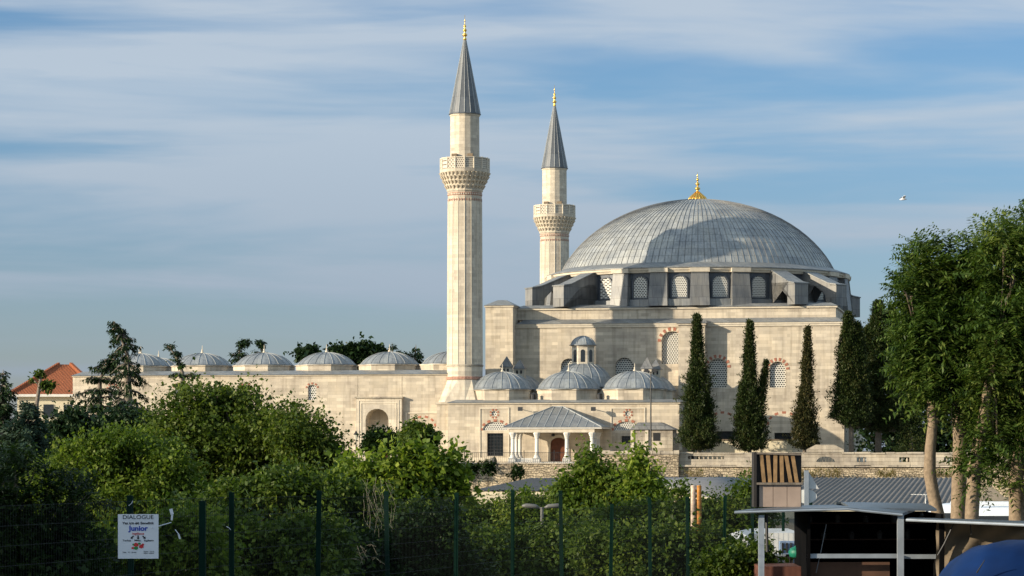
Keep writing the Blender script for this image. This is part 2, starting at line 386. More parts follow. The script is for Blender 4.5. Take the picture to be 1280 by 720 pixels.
def wob(p, s, ph):
    return (np.sin(p[:,0]*s+ph)*np.sin(p[:,1]*s*1.1+ph*2.1)*np.sin(p[:,2]*s*.95+ph*1.3) + .5*np.sin(p[:,0]*s*2.3+ph*3)*np.sin(p[:,1]*s*2.1+ph)*np.sin(p[:,2]*s*2.2+ph*.7))
def crown(parent, lobes, n, m, leaf=.12, per=14, spread=.22, seed=1, ratio=.33, thr=-.14, shell=.45, droop=.25, upb=.45, hang=None, name='crown', shoots=.13, brk=True):
    rg = np.random.default_rng(seed)
    lb = np.array(lobes, float)
    if brk:      # break every lobe into a core and smaller boughs standing out of it
        sub_ = [np.concatenate([lb[:,:3], lb[:,3:]*.82], 1)]
        for q in range(6):
            u_ = rg.normal(size=(len(lb),3)); u_ /= np.linalg.norm(u_, axis=1, keepdims=True); u_[:,2] = np.abs(u_[:,2])*.9-.15; f_ = .26+.2*rg.random((len(lb),1))
            sub_.append(np.concatenate([lb[:,:3]+u_*lb[:,3:]*(.72+.2*rg.random((len(lb),1))), lb[:,3:]*f_], 1))
        lb = np.concatenate(sub_)
    wt = lb[:,3]*lb[:,5]; wt /= wt.sum()
    ix = rg.choice(len(lb), n, p=wt); d = rg.normal(size=(n, 3)); d /= np.linalg.norm(d, axis=1, keepdims=True)
    rad = shell+(1-shell)*rg.random(n)**.55
    rad *= 1+.22*wob(d*2.2, 2.2, seed+ix*1.7)+.11*rg.normal(size=n)
    c = lb[ix,:3]+d*lb[ix,3:6]*rad[:,None]
    ls_ = max(.6, np.array(lobes)[:,3].mean()); keep = wob(c, 3.0/ls_, seed*1.3) > thr
    c, d = c[keep], d[keep]; n = len(c)
    tone = .5+.5*wob(c, 2.2/ls_, seed*2.7)
    tw = d+rg.normal(size=d.shape)*.5; tw[:,2] += upb; tw /= np.linalg.norm(tw, axis=1, keepdims=True)   # twig direction
    t = rg.random((n, per, 1))
    ext = np.where(rg.random(n) < shoots, 3.0+1.6*rg.random(n), 2.0)[:,None,None]
    pts = c[:,None,:] + tw[:,None,:]*(t*spread*ext) + rg.normal(size=(n, per, 3))*spread*.35
    ld = tw[:,None,:]*.55 + rg.normal(size=(n, per, 3))*.75; ld[:,:,2] -= droop
    L = leaf*(.45+.95*rg.random((n, per))**1.3)
    return leaf_mesh(name, pts.reshape(-1,3), ld.reshape(-1,3), L.ravel(), L.ravel()*ratio, m, parent, seed=seed, clump=np.repeat(tone, per))
def fronds(parent, lobes, n, m, flen=.45, pairs=8, leaf=.11, seed=1, shell=.5, thr=-.35, name='crown', wide=.18):
    rg = np.random.default_rng(seed); lb = np.array(lobes, float); wt = lb[:,3]*lb[:,5]; wt /= wt.sum()
    ix = rg.choice(len(lb), n, p=wt); d = rg.normal(size=(n,3)); d /= np.linalg.norm(d, axis=1, keepdims=True)
    rad = shell+(1-shell)*rg.random(n)**.6; rad *= 1+.2*wob(d*2, 2.3, seed+ix*1.3)+.05*rg.normal(size=n)
    c = lb[ix,:3]+d*lb[ix,3:6]*rad[:,None]; keep = wob(c, 2.4, seed*1.1) > thr; c, d = c[keep], d[keep]; n = len(c)
    tone = .5+.5*wob(c, 1.9, seed*2.)
    ax = d+rg.normal(size=d.shape)*.6; ax[:,2] += .35; ax /= np.linalg.norm(ax, axis=1, keepdims=True)
    sd = np.cross(ax, rg.normal(size=d.shape)*.6+np.array([0,0,1.])); sd /= np.linalg.norm(sd, axis=1, keepdims=True)
    fl = flen*(.6+.7*rg.random(n)); t = (np.arange(pairs)+.8)/pairs
    base = c[:,None,:]+ax[:,None,:]*(t[None,:,None]*fl[:,None,None]); base[:,:,2] -= (t**2)[None,:]*fl[:,None]*.22
    PP, DD, LL = [], [], []
    for sgn in (1, -1):
        dd = sd[:,None,:]*sgn + ax[:,None,:]*.45 + rg.normal(size=base.shape)*.14; dd[:,:,2] -= .12
        PP.append(base.reshape(-1,3)); DD.append(dd.reshape(-1,3)); LL.append((leaf*(1.1-.55*np.abs(t-.4))[None,:]*(.8+.4*rg.random(n))[:,None]).ravel())
    L = np.concatenate(LL); cl = np.tile(np.repeat(tone, pairs), 2)
    return leaf_mesh(name, np.concatenate(PP), np.concatenate(DD), L, L*wide, m, parent, seed=seed, up=.35, clump=cl)
def trunk(parent, base, lobes, r, m='bark', seed=1, fork=.45, bend=.25, name='trunk', n=9, every=1):
    rg = random.Random(seed); b = MB(); base = Vector(base)
    top = sum((Vector(l[:3]) for l in lobes), Vector())/len(lobes)
    fk = base.lerp(top, fork); fk.x += rg.uniform(-1,1)*bend; 
    b.tube([base-Vector((0,0,.15)), base.lerp(fk,.1), base.lerp(fk,.5)+Vector((rg.uniform(-1,1)*bend*.4,0,0)), fk], [r*1.35, r*1.05, r*.92, r*.8], n)
    for l in lobes[::every]:
        c = Vector(l[:3]); mid = fk.lerp(c, .5)+Vector((rg.uniform(-.3,.3)*l[3], rg.uniform(-.3,.3)*l[3], .15*l[5]))
        b.tube([fk, mid, c+Vector((0,0,l[5]*.4))], [r*.55, r*.33, r*.1], 6)
        for q in range(4):
            e = c+Vector((rg.uniform(-.8,.8)*l[3], rg.uniform(-.8,.8)*l[4], rg.uniform(-.1,.85)*l[5]))
            b.tube([mid, mid.lerp(e,.55)+Vector((0,0,.1*l[5])), e], [r*.26, r*.16, r*.04], 5)
    return b.build(name, m, parent, smooth=True)
def plobes(D, rows, dy=1.0, depth=.9):      # crown lobes given as (px, py, half width px, half height px[, extra distance])
    out = []
    for q in rows:
        px, py, rx, rz = q[:4]; d = D+(q[4] if len(q) > 4 else 0); p = P(px, py, d); k = d/F
        out.append((p.x, p.y, p.z, rx*k, rx*k*depth, rz*k))
    return out
#SECTION_MAIN
# ------------------------------------------------------------------ ground
def sheet(name, pts, z, m, kind='structure'):
    b = MB().add([(x, y, z) for x, y in pts], [tuple(range(len(pts)))])
    return tag(b.build(name, m, rec=False), kind=kind)
simple('ground', (.10, .085, .055), .95, var=.35, scale=.6, bump=.5)
simple('terrace_paving', (.40, .36, .28), .9, var=.2, scale=1.5)
simple('asphalt', (.05, .05, .05), .9, var=.25, scale=3)
sheet('ground', [(-6000,-3000),(6000,-3000),(6000,9000),(-6000,9000)], ZG, 'ground')
sheet('road', [(-40,-30),(40,-30),(40,22),(-40,22)], ZG+.02, 'asphalt')
tp = [uv(-120,-9.2), uv(120,-9.2), uv(120,110), uv(-120,110)]
tb = MB().plate(tp, ZG-.2, ZT); tag(tb.build('terrace', 'terrace_paving'), kind='structure')

# ------------------------------------------------------------------ prayer hall
V0 = 8.0; UC, VC = 16.75, 22.0; U0, U1 = 2.8, 30.7
hall = thing('prayer_hall', 'great stone prayer hall under one huge grey lead dome with gilded finial', 'mosque', (UC, VC, ZT), mosque=True)
def zc(py, px, v): u = U(px, v); return ZL(py, u, v)
def H(px, v=V0): return U(px, v)
wins = []   # (centre u, width, z0, spring, top)
def win(pl, pr, pb, pt, v=V0):
    a, b_ = H(pl, v), H(pr, v); xc, w = (a+b_)/2, b_-a; z0, zt = zc(pb, pl, v), zc(pt, pl, v)
    return (xc, w, z0, zt-w*.5, zt)
W1 = win(827, 853, 455, 414); W2 = win(769, 792, 482, 447); W3 = win(885.5, 908.5, 484.5, 448); W4 = win(962, 982, 484.5, 452); W5 = win(701, 722, 482, 448)
lw1 = [(H(895), zc(549,900,V0)), (H(918), zc(549,900,V0)), (H(918), zc(539,900,V0)), (H(895), zc(539,900,V0))]
lw2 = [(H(968), zc(549,975,V0)), (H(989), zc(549,975,V0)), (H(989), zc(541,975,V0)), (H(968), zc(541,975,V0))]
b = MB(); b.skin(U0, U1, ZT, 10.75, V0, [arch(*[q for q in (w[0],w[1],w[2],w[3],w[4])]) for w in (W1,W2,W3,W4,W5)] + [lw1, lw2], .4)
b.box(U0, U0+.01, V0+.41, 36, ZT, 10.75); b.box(U1-.01, U1, V0+.002, 36, ZT, 10.75); b.box(U0, U1, 35.9, 36, ZT, 10.75)
wall = b.build('wall', 'limestone', hall)
for w, rd in ((W1,True),(W2,False),(W3,True),(W4,True),(W5,False)): window(hall, *w, V0, red=rd, depth=.28)
for l_ in (lw1, lw2): MB().box(l_[0][0]-.02, l_[1][0]+.02, V0+.35, V0+.4, l_[0][1]-.02, l_[2][1]+.02).build('window', 'glass_dark', hall)
# blind arches over the low windows (red stones set in the wall)
for pc, pw, pt in ((903, 34, 517), (980, 38, 517)):
    xc = H(pc); w = H(pc+pw/2)-H(pc-pw/2); stones('arch_stone', hall, xc, w, zc(pt+14,pc,V0), zc(pt,pc,V0), V0, t=.2, n=13, th=.012)
# projecting buttress with the lit left side
B0, B1 = H(848, V0-1.15), H(881, V0-1.15)
b = MB().box(B0, B1, V0-1.15, V0+.05, ZT, 10.45); b.frus((B0-.1,B1+.1,V0-1.27,V0), 10.45, (B0-.1,B1+.1,V0-1.27,V0), 10.6); b.build('buttress', 'limestone', hall)
MB().frus((B0-.16,B1+.16,V0-1.33,V0+.1), 10.6, (B0,B1,V0-.1,V0+.1), 10.95).build('buttress_cap', 'lead', hall)
# cornice, sloping lead ledge, upper wall, top ledge
b = MB().box(U0+.01, U1+.16, V0-.16, 36.16, 10.55, 10.7); b.box(U0+.01, U1+.1, V0-.1, 36.1, 10.38, 10.55); b.build('cornice', 'limestone_trim', hall)
MB().frus((U0+.01, U1+.22, V0-.22, 36.22), 10.7, (U0+.6, U1-.75, V0+.85, 35.2), 11.12).build('lead_ledge', 'lead', hall)
MB().box(U0-.3, U1-.75, V0+.85, 35.2, 11.1, 12.0).build('upper_wall', 'limestone', hall)
b = MB().box(U0-.32, U1-.62, V0+.72, 35.33, 11.93, 12.08); b.build('upper_cornice', 'limestone_trim', hall)
MB().frus((U0-.34, U1-.55, V0+.65, 35.4), 12.08, (U0+.4, U1-1.2, V0+1.6, 34.6), 12.38).build('roof', 'lead', hall)
# corner turret with low pyramid cap
for tv0, tv1 in ((6.65, 10.0), (34.2, 37.4)):
    tw = MB().box(.42, 2.8, tv0, tv1, ZT, 12.1); tw.box(.34, 2.88, tv0-.08, tv1+.08, 12.1, 12.25)
    tt = tw.build('corner_turret', 'limestone', hall)
    cx, cy = 1.61, (tv0+tv1)/2
    MB().frus((.28,2.94,tv0-.14,tv1+.14), 12.25, (cx-.35,cx+.35,cy-.4,cy+.4), 12.78).build('turret_cap', 'lead', tt)
MB().box(-.0, 2.8, 10.0, 34.2, ZT, 10.6).build('side_wall', 'limestone', hall)
# drum
RD = 13.05
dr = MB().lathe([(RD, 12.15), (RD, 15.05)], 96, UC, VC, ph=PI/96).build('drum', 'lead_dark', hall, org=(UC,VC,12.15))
MB().lathe([(RD+.35, 12.2), (RD+.35, 12.75), (RD+.02, 12.85)], 96, UC, VC, caps=False).build('drum_base', 'lead', dr)
MB().lathe([(RD-.2, 15.02), (RD+.22, 15.05), (RD+.3, 15.2), (RD+.38, 15.25), (RD+.42, 15.42), (RD-.3, 15.5)], 96, UC, VC, caps=False).build('drum_cornice', 'limestone_trim', dr)
MB().lathe([(RD+.5, 15.425), (RD+.5, 15.5), (12.1, 16.0)], 96, UC, VC, caps=False).build('drum_eave', 'lead', dr)
def radial(b, quads, phi, r0):       # quads in (t tangential, r radial, z): 8 corners
    c, s_ = math.cos(phi), math.sin(phi)
    b.hexa([(UC + r*s_ + t*c, VC - r*c + t*s_, z) for t, r, z in quads])
for k in range(24):
    phi = R(15*(k))
    deg = (15*k) % 90
    # arched lattice window on the drum: axis windows at multiples of 15 degrees
    w, z0, zt = 1.25, 12.95, 14.75
    pts = arch(0, w, z0, zt-w*.5, zt, pointed=0); c, s_ = math.cos(phi), math.sin(phi)
    n = len(pts); vs = [(UC+(RD+.0)*s_+t*c, VC-(RD+.0)*c+t*s_, z) for t, z in pts]+[(UC+(RD+.06)*s_+t*c, VC-(RD+.06)*c+t*s_, z) for t, z in pts]
    o = MB().add(vs, [tuple(range(n)), tuple(range(n,2*n))] + [(i, n+i, n+(i+1) % n, (i+1) % n) for i in range(n)]).build('window', 'lattice_small', hall, org=(UC+RD*s_, VC-RD*c, z0))
    ring = arch(0, w+.24, z0-.1, zt-w*.5, zt+.12, pointed=0)
    fb = MB()
    for i in range(n):
        a_, b2 = pts[i], pts[(i+1) % n]; a3, b3 = ring[i], ring[(i+1) % n]
        q = []
        for rr in (RD-.02, RD+.13):
            for (t, z) in (a_, b2, b3, a3): q.append((UC+rr*s_+t*c, VC-rr*c+t*s_, z))
        fb.hexa(q)
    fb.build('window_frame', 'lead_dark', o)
for k in range(24):
    d = 15*k+7.5; dm = d % 90
    phi = R(d)
    big = (dm in (37.5, 52.5))
    if not big:
        b = MB(); w0, w1 = .86, .74
        radial(b, [(-w0,RD-.1,12.2),(w0,RD-.1,12.2),(w0,RD+.75,12.2),(-w0,RD+.75,12.2),(-w1,RD-.1,15.03),(w1,RD-.1,15.03),(w1,RD+.42,15.03),(-w1,RD+.42,15.03)], phi, 0)
        pr = b.build('pier', 'lead_stone', hall)
        b = MB(); radial(b, [(-.84,RD-.1,15.05),(.84,RD-.1,15.05),(.84,RD+.55,15.05),(-.84,RD+.55,15.05),(-.84,RD-.1,15.4),(.84,RD-.1,15.4),(.84,RD+.6,15.4),(-.84,RD+.6,15.4)], phi, 0)
        b.build('pier_cap', 'limestone_trim', pr)
    else:
        # flying buttress: pier at the roof edge, sloping back, arched opening towards the drum
        c, s_ = math.cos(phi), math.sin(phi); hw = .66
        ro = 17.0; top = [(RD-.2, 15.25), (RD+.6, 15.1), (ro-.9, 14.1), (ro, 13.95)]
        op = [(ro-1.15, 12.2)] + [(ro-1.15-(ro-1.15-RD-.2)*(1-math.cos(a)), 12.75+1.45*math.sin(a)) for a in [PI/2*q/6 for q in range(7)]] + [(RD+.2, 12.2)]
        prof = [(ro, 12.2)] + top[::-1] + [(RD-.2, 12.2)] + op[::-1]
        n = len(prof)
        vs = [(UC+r*s_-hw*c, VC-r*c-hw*s_, z) for r, z in prof]+[(UC+r*s_+hw*c, VC-r*c+hw*s_, z) for r, z in prof]
        fs = [(i, n+i, n+(i+1) % n, (i+1) % n) for i in range(n)]
        bm = bmesh.new(); vv = [bm.verts.new(q) for q in vs[:n]]; f = bm.faces.new(vv); r_ = bmesh.ops.triangulate(bm, faces=[f], ngon_method='EAR_CLIP')
        bm.verts.index_update(); tri = [[q.index for q in t.verts] for t in bm.faces]; bm.free()
        fs += tri + [[n+i for i in t[::-1]] for t in tri]
        fb = MB().add(vs, fs).build('flying_buttress', 'lead_stone', hall)
        b = MB(); 
        for (ra, za), (rb, zb) in zip(top[:-1], top[1:]):
            hh = hw+.1
            b.hexa([(UC+r*s_+t*c, VC-r*c+t*s_, z) for t, r, z in ((-hh,ra,za+.01),(hh,ra,za+.01),(hh,rb+.04,zb+.01),(-hh,rb+.04,zb+.01),(-hh,ra,za+.1),(hh,ra,za+.1),(hh,rb+.04,zb+.1),(-hh,rb+.04,zb+.1))])
        b.build('buttress_capping', 'lead', fb)
# the great dome
prof = []; RI, RS = 12.15, 6.4; RR = (RI*RI+RS*RS)/(2*RS)
for k in range(33):
    z = RS*math.sin(k/32*PI/2); s1 = math.sqrt(max(0, RR*RR-(z+RR-RS)**2)); s2 = RI*math.sqrt(max(0, 1-(z/RS)**2)); prof.append((max(.03,.72*s1+.28*s2), 15.95+z))
gd = MB().lathe(prof, 132, UC, VC, caps=False).build('dome', 'lead_dome', hall, org=(UC,VC,15.95), smooth=True)
b = MB()
for k in range(132):
    a = 2*PI*(k+.5)/132; ca, sa = math.cos(a), math.sin(a); st = 0
    hi = 33 if k % 4 == 0 else (29 if k % 2 == 0 else 25)
    q = [(UC+(r+.01)*ca, VC+(r+.01)*sa, z+.02) for r, z in prof[0:hi:2]]
    b.tube(q, [.024]*len(q), 4)
b.build('seam', 'lead_stone', gd)
zt = 15.95+RS-.12
fn = MB()
fn.lathe([(.85, zt-.06), (.95, zt+.05), (.8, zt+.35), (.42, zt+.7), (.16, zt+.95), (.1, zt+1.05), (.28, zt+1.18), (.28, zt+1.28), (.09, zt+1.4), (.08, zt+1.5), (.22, zt+1.62), (.2, zt+1.74), (.07, zt+1.84), (.06, zt+1.95), (.15, zt+2.05), (.13, zt+2.15), (.04, zt+2.25), (.04, zt+2.4), (.08, zt+2.48), (.02, zt+2.58), (.015, zt+2.8)], 16, UC, VC)
for k in range(16):
    a = 2*PI*k/16; fn.tube([(UC+r*math.cos(a), VC+r*math.sin(a), z) for r, z in ((.9,zt-.02),(.98,zt+.08),(.82,zt+.36),(.44,zt+.7),(.18,zt+.93))], [.09,.1,.085,.05,.02], 5)
fn.v = [(UC+(x-UC)*.85, VC+(y-VC)*.85, zt+(z-zt)*.93) for x, y, z in fn.v]; fn.build('finial', 'gold', gd, smooth=True)

# ------------------------------------------------------------------ minarets
def minaret(label, v, base=True):
    t = thing('minaret', label, 'minaret', (0, v, ZT), group='minarets of the mosque', mosque=True); ph = PI/16
    def LA(prof, n=16, nm='shaft', m='limestone_minaret', par=t, caps=True, sm=False, org=None): return MB().lathe(prof, n, 0, v, ph, caps).build(nm, m, par, smooth=sm, org=org)
    bb = MB().box(-1.95, 1.95, v-1.95, v+1.95, ZT, 3.9)
    bb.box(-2.05, 2.05, v-2.05, v+2.05, 3.7, 3.9)
    base_ = bb.build('base', 'limestone', t)
    # transition: square to sixteen sides
    vs = []; n = 16
    for k in range(n):
        a = ph+2*PI*k/n; cx, sy = math.cos(a), math.sin(a); m_ = max(abs(cx), abs(sy)); vs.append((1.95*cx/m_, v+1.95*sy/m_, 3.9))
    for k in range(n):
        a = ph+2*PI*k/n; vs.append((1.5*math.cos(a), v+1.5*math.sin(a), 5.75))
    MB().add(vs, [(k,(k+1) % n,n+(k+1) % n,n+k) for k in range(n)]+[tuple(range(n,2*n))]).build('transition', 'limestone_minaret', t)
    LA([(1.47,5.75),(1.56,5.8),(1.56,5.98),(1.47,6.02)], nm='red_band', m='red_band'); LA([(1.47,6.02),(1.47,6.85)], nm='shaft_foot')
    LA([(1.47,6.85),(1.54,6.9),(1.54,6.98),(1.46,7.02)], nm='ring', m='old_coping')
    LA([(1.455,7.02),(1.40,20.8)])
    # little round corner ribs between the facets
    b = MB()
    for k in range(16):
        a = ph+2*PI*k/16; b.tube([(1.45*math.cos(a), v+1.45*math.sin(a), 7.05), (1.395*math.cos(a), v+1.395*math.sin(a), 20.75)], .035, 4)
    b.build('facet_edge', 'limestone_trim', t)
    LA([(1.41,20.8),(1.41,20.95)], nm='shaft_top'); LA([(1.43,20.95),(1.43,21.2)], nm='red_band', m='red_band'); LA([(1.42,21.2),(1.43,21.26)], nm='shaft_top')
    b = MB()
    for k in range(48):
        a = 2*PI*k/48; c, s_ = math.cos(a), math.sin(a); z = 21.07
        b.add([(1.46*c-.07*s_, v+1.46*s_+.07*c, z),(1.46*c, v+1.46*s_, z-.09),(1.46*c+.07*s_, v+1.46*s_-.07*c, z),(1.46*c, v+1.46*s_, z+.09)], [(0,1,2,3)])
    b.build('star_inlay', 'limestone_trim', t)
    b = MB()
    for k in range(40):
        a = 2*PI*k/40; c, s_ = math.cos(a), math.sin(a); z = 20.6
        b.add([(1.43*c-.08*s_, v+1.43*s_+.08*c, z),(1.43*c, v+1.43*s_, z-.13),(1.43*c+.08*s_, v+1.43*s_-.08*c, z),(1.43*c, v+1.43*s_, z+.13)], [(0,1,2,3)])
    b.build('star_inlay', 'red_band', t)
    # corbelled balcony
    bal = LA([(1.43,21.25),(1.5,21.35),(1.5,21.6),(1.6,21.7),(1.66,22.0),(1.78,22.08),(1.82,22.4),(1.94,22.48),(1.98,22.8),(2.06,22.86),(2.08,23.12),(2.0,23.14)], nm='balcony')
    b = MB()
    for r0, r1, z0, z1, n_, w in ((1.5,1.68,21.5,21.78,28,.10),(1.62,1.86,21.86,22.16,32,.11),(1.8,2.02,22.22,22.52,32,.12),(1.95,2.1,22.56,22.82,36,.10)):
        for k in range(n_):
            a = 2*PI*(k+.5*(n_ == 32))/n_; c, s_ = math.cos(a), math.sin(a); f = lambda t_, r, z: (r*c-t_*s_, v+r*s_+t_*c, z)
            b.hexa([f(-w*.3,r0-.1,z0),f(w*.3,r0-.1,z0),f(w*.3,r0+.04,z0),f(-w*.3,r0+.04,z0),f(-w,r0-.1,z1),f(w,r0-.1,z1),f(w,r1+.05,z1),f(-w,r1+.05,z1)])
    b.build('corbels', 'limestone_trim', bal)
    par = MB().lathe([(2.0,23.14),(2.0,23.98),(1.9,23.98),(1.9,23.14)], 16, 0, v, ph, False).build('parapet', 'pierced', bal)
    b = MB()
    for k in range(16):
        a = ph+2*PI*k/16; c, s_ = math.cos(a), math.sin(a); b.tube([(2.0*c, v+2.0*s_, 23.13),(2.0*c, v+2.0*s_, 24.08)], .07, 6)
    b.lathe([(1.88,23.97),(2.05,23.97),(2.05,24.06),(1.88,24.06)], 16, 0, v, ph, False)
    b.build('parapet_post', 'limestone_trim', par)
    for k in (-2.0, -1.05):
        c, s_ = math.cos(k), math.sin(k)
        fx, fy = 1.45*c, v+1.45*s_
        MB().box(fx-.22, fx+.22, fy-.15, fy+.15, 24.05, 24.35).build('floodlight', 'bark_pale', bal)
    LA([(1.22,23.1),(1.19,27.55)], nm='upper_shaft')
    LA([(1.19,27.5),(1.26,27.58),(1.26,27.72),(1.2,27.72)], nm='cone_cornice', m='limestone_trim')
    cn = LA([(1.34,27.68),(1.34,27.74),(1.27,27.8),(.12,33.9)], nm='cone', m='lead_cone', org=(0,v,27.7))
    b = MB()
    for k in range(16):
        a = ph+2*PI*k/16; c, s_ = math.cos(a), math.sin(a); b.tube([(1.275*c, v+1.275*s_, 27.8),(.12*c, v+.12*s_, 33.9)], [.03,.012], 4)
    b.build('seam', 'lead_rib', cn)
    MB().lathe([(.13,33.85),(.16,34.0),(.05,34.1),(.2,34.25),(.2,34.35),(.05,34.5),(.17,34.65),(.15,34.75),(.04,34.88),(.12,35.0),(.1,35.08),(.03,35.18),(.03,35.4),(.07,35.5),(.02,35.58),(.015,35.95)], 10, 0, v).build('finial', 'gold', cn, smooth=True)
    return t
m1 = minaret('tall stone minaret standing nearer, left of the dome, rising from behind the domed wing', 0.0)
m2 = minaret('farther, lower looking minaret whose foot is hidden behind the prayer hall roof', 44.0)

# ------------------------------------------------------------------ domed wing (guest rooms) in front of the hall
VW = -3.0; WU0, WU1 = U(560, VW), U(849, VW)
wing = thing('domed_wing', 'low stone wing with clustered small lead domes and a lantern, under the minaret', 'building', ((WU0+WU1)/2, 2.5, ZT), mosque=True)
def zw(py, px): return ZL(py, U(px, VW), VW)
ze = zw(505, 700)
def wrect(a, b_, c, d_): return [(U(a,VW), zw(d_,a)), (U(b_,VW), zw(d_,a)), (U(b_,VW), zw(c,a)), (U(a,VW), zw(c,a))]
gw = wrect(609, 629, 541.5, 570); gw2 = wrect(777, 789, 545, 554)
xcl = (gw[0][0]+gw[1][0])/2; xcr = U(783, VW)
lunL = [(xcl+1.05*math.cos(a), zw(538,618)+.72*math.sin(a)) for a in [PI*k/10 for k in range(11)]]
lunR = [(xcr+1.05*math.cos(a), zw(538,783)+.72*math.sin(a)) for a in [PI*k/10 for k in range(11)]]
ud = U(698, VW); dw = 1.2
zd0 = zw(579, 698)
door_h = arch(ud, dw+.1, ZT+.03, zw(554,698), zw(547,698), pointed=0)
rosL = [(U(618,VW)+.22*math.cos(a), zw(517,618)+.22*math.sin(a)) for a in [2*PI*k/12 for k in range(12)]]
rosR = [(U(785,VW)+.22*math.cos(a), zw(517,785)+.22*math.sin(a)) for a in [2*PI*k/12 for k in range(12)]]
b = MB().skin(WU0, WU1, ZT, ze, VW, [gw, gw2, lunL, lunR, door_h, rosL, rosR], .28)
b.box(WU0, WU0+.01, VW+.29, V0, ZT, ze); b.box(WU1-.01, WU1, VW+.002, V0-.01, ZT, ze)
b.build('wall', 'limestone', wing)
grille(wing, gw[0][0], gw[1][0], gw[0][1], gw[2][1], VW); grille(wing, gw2[0][0], gw2[1][0], gw2[0][1], gw2[2][1], VW, 3, 3)
for xc, l_, r_ in ((xcl, lunL, rosL), (xcr, lunR, rosR)):
    o = MB().slab([(xc+1.07*math.cos(a), l_[0][1]-.01+.74*math.sin(a)) for a in [PI*k/10 for k in range(11)]], VW+.1, VW+.2).build('lunette', 'lattice_small', wing)
    stones('arch_stone', o, xc, 2.1, l_[0][1], l_[0][1]+.72, VW, t=.2, n=13)
    cxx = sum(q[0] for q in r_)/12; czz = sum(q[1] for q in r_)/12
    o = MB().slab([(cxx+.24*math.cos(a), czz+.24*math.sin(a)) for a in [2*PI*k/12 for k in range(12)]], VW+.08, VW+.18).build('rosette', 'lattice_small', wing)
    b = MB()
    for k in range(8):
        a = 2*PI*k/8+PI/8; c, s_ = math.cos(a), math.sin(a); q = [(.25,-.05),(.40,-.08),(.40,.08),(.25,.05)]
        b.slab([(cxx+r*c-t_*s_, czz+r*s_+t_*c) for r, t_ in q], VW-.025, VW+.03)
    b.build('rosette_petal', 'red_stone', o)
# raised strips framing the bays, and a base course
b = MB()
for pa, pb_ in ((600, 636), (764, 806)):
    b = MB()
    for q in (pa, pb_): x = U(q, VW); b.box(x-.05, x+.05, VW-.06, VW+.02, ZT, zw(511,q))
    b.box(U(pa,VW)-.05, U(pb_,VW)+.05, VW-.061, VW+.02, zw(511,pa), zw(511,pa)+.1); b.build('frame_moulding', 'limestone_trim', wing)
MB().box(WU0-.05, U(638,VW), VW-.1, VW+.02, ZT, ZT+.45).build('base_course', 'limestone_trim', wing); MB().box(U(757,VW), WU1+.05, VW-.1, VW+.02, ZT, ZT+.45).build('base_course', 'limestone_trim', wing)
MB().box(WU0-.02, WU1+.1, VW-.12, V0-.02, ze, ze+.12).build('cornice', 'limestone_trim', wing)
MB().frus((WU0-.1, WU1+.2, VW-.22, V0-.01), ze+.12, (WU0+.5, WU1-.3, VW+.75, V0-.01), ze+.38).build('roof', 'lead', wing)
zr = ze+.3
dd = U(711, 0)-U(628, 0)
domes_uv = [(U(628,0), 0), (U(711,0), 0), (U(793.5,0), 0), (U(628,0), 5.1), (U(793.5,0)+.1, 5.1)]
for (x, y) in domes_uv:
    dmr = MB().lathe([(2.66, zr), (2.66, zr+.82), (2.74, zr+.84), (2.74, zr+.92)], 8, x, y, PI/8).build('dome_drum', 'limestone', wing)
    dome(wing, x, y, zr+.99, 2.56, 1.42, 20)
x, y = U(729, 4.8), 4.8; zb = zr+.9
MB().lathe([(2.7, zr), (2.7, zb+.3)], 8, x, y, PI/8).build('dome_drum', 'limestone', wing)
dome(wing, x, y, zb+.35, 2.55, 2.1, 20, fin=False)
zl = zb+2.25
lan = MB().lathe([(1.0, zl-.25), (1.0, zl+1.5), (1.08, zl+1.52), (1.08, zl+1.6)], 8, x, y, PI/8+.12).build('lantern', 'limestone_fine', wing)
for k in range(8):
    a = .12+2*PI*k/8; c, s_ = math.cos(a), math.sin(a); rr = 1.0*math.cos(PI/8)
    pts = arch(0, .36, zl+.18, zl+1.05, zl+1.22, pointed=0); n = len(pts)
    vs = [(x+(rr-.03)*c-t_*s_, y+(rr-.03)*s_+t_*c, z) for t_, z in pts]+[(x+(rr+.015)*c-t_*s_, y+(rr+.015)*s_+t_*c, z) for t_, z in pts]
    MB().add(vs, [tuple(range(n)), tuple(range(n,2*n))]+[(i,n+i,n+(i+1) % n,(i+1) % n) for i in range(n)]).build('lantern_window', 'glass_dark', lan)
dome(wing, x, y, zl+1.64, 1.05, .72, 8, fin=False, ribr=.025, seg=24)
# pointed chimneys in pairs
def chimney(u, v, z0, zb_, zt_, w=.42):
    c = MB().box(u-w, u+w, v-w, v+w, z0, zb_).build('chimney', 'limestone_fine', wing)
    MB().add([(u-w-.1,v-w-.1,zb_),(u+w+.1,v-w-.1,zb_),(u+w+.1,v+w+.1,zb_),(u-w-.1,v+w+.1,zb_),(u,v,zt_)], [(0,3,2,1),(0,1,4),(1,2,4),(2,3,4),(3,0,4)]).build('chimney_cap', 'lead_stone', c)
    b = MB()
    for s_ in (-.17, .17): b.box(u+s_-.08, u+s_+.08, v-w-.012, v-w+.02, zb_-.42, zb_-.14)
    b.build('chimney_slot', 'dark_void', c)
for px, v, pb_, pt in ((633.5, 2.3, 459, 445), (650, 3.4, 461, 449), (809, 3.4, 461, 446), (820, 4.6, 462, 449)):
    u = U(px, v); chimney(u, v, zr, ZL(pb_, u, v), ZL(pt, u, v), .42)
# dark vent openings between the domes
for px in (666, 749): 
    u = U(px, -2.2); MB().lathe([(.2, zr+.05),(.22, zr+.5),(.26,zr+.52),(.05,zr+.62)], 10, u, -1.9).build('vent_cowl', 'iron', wing)
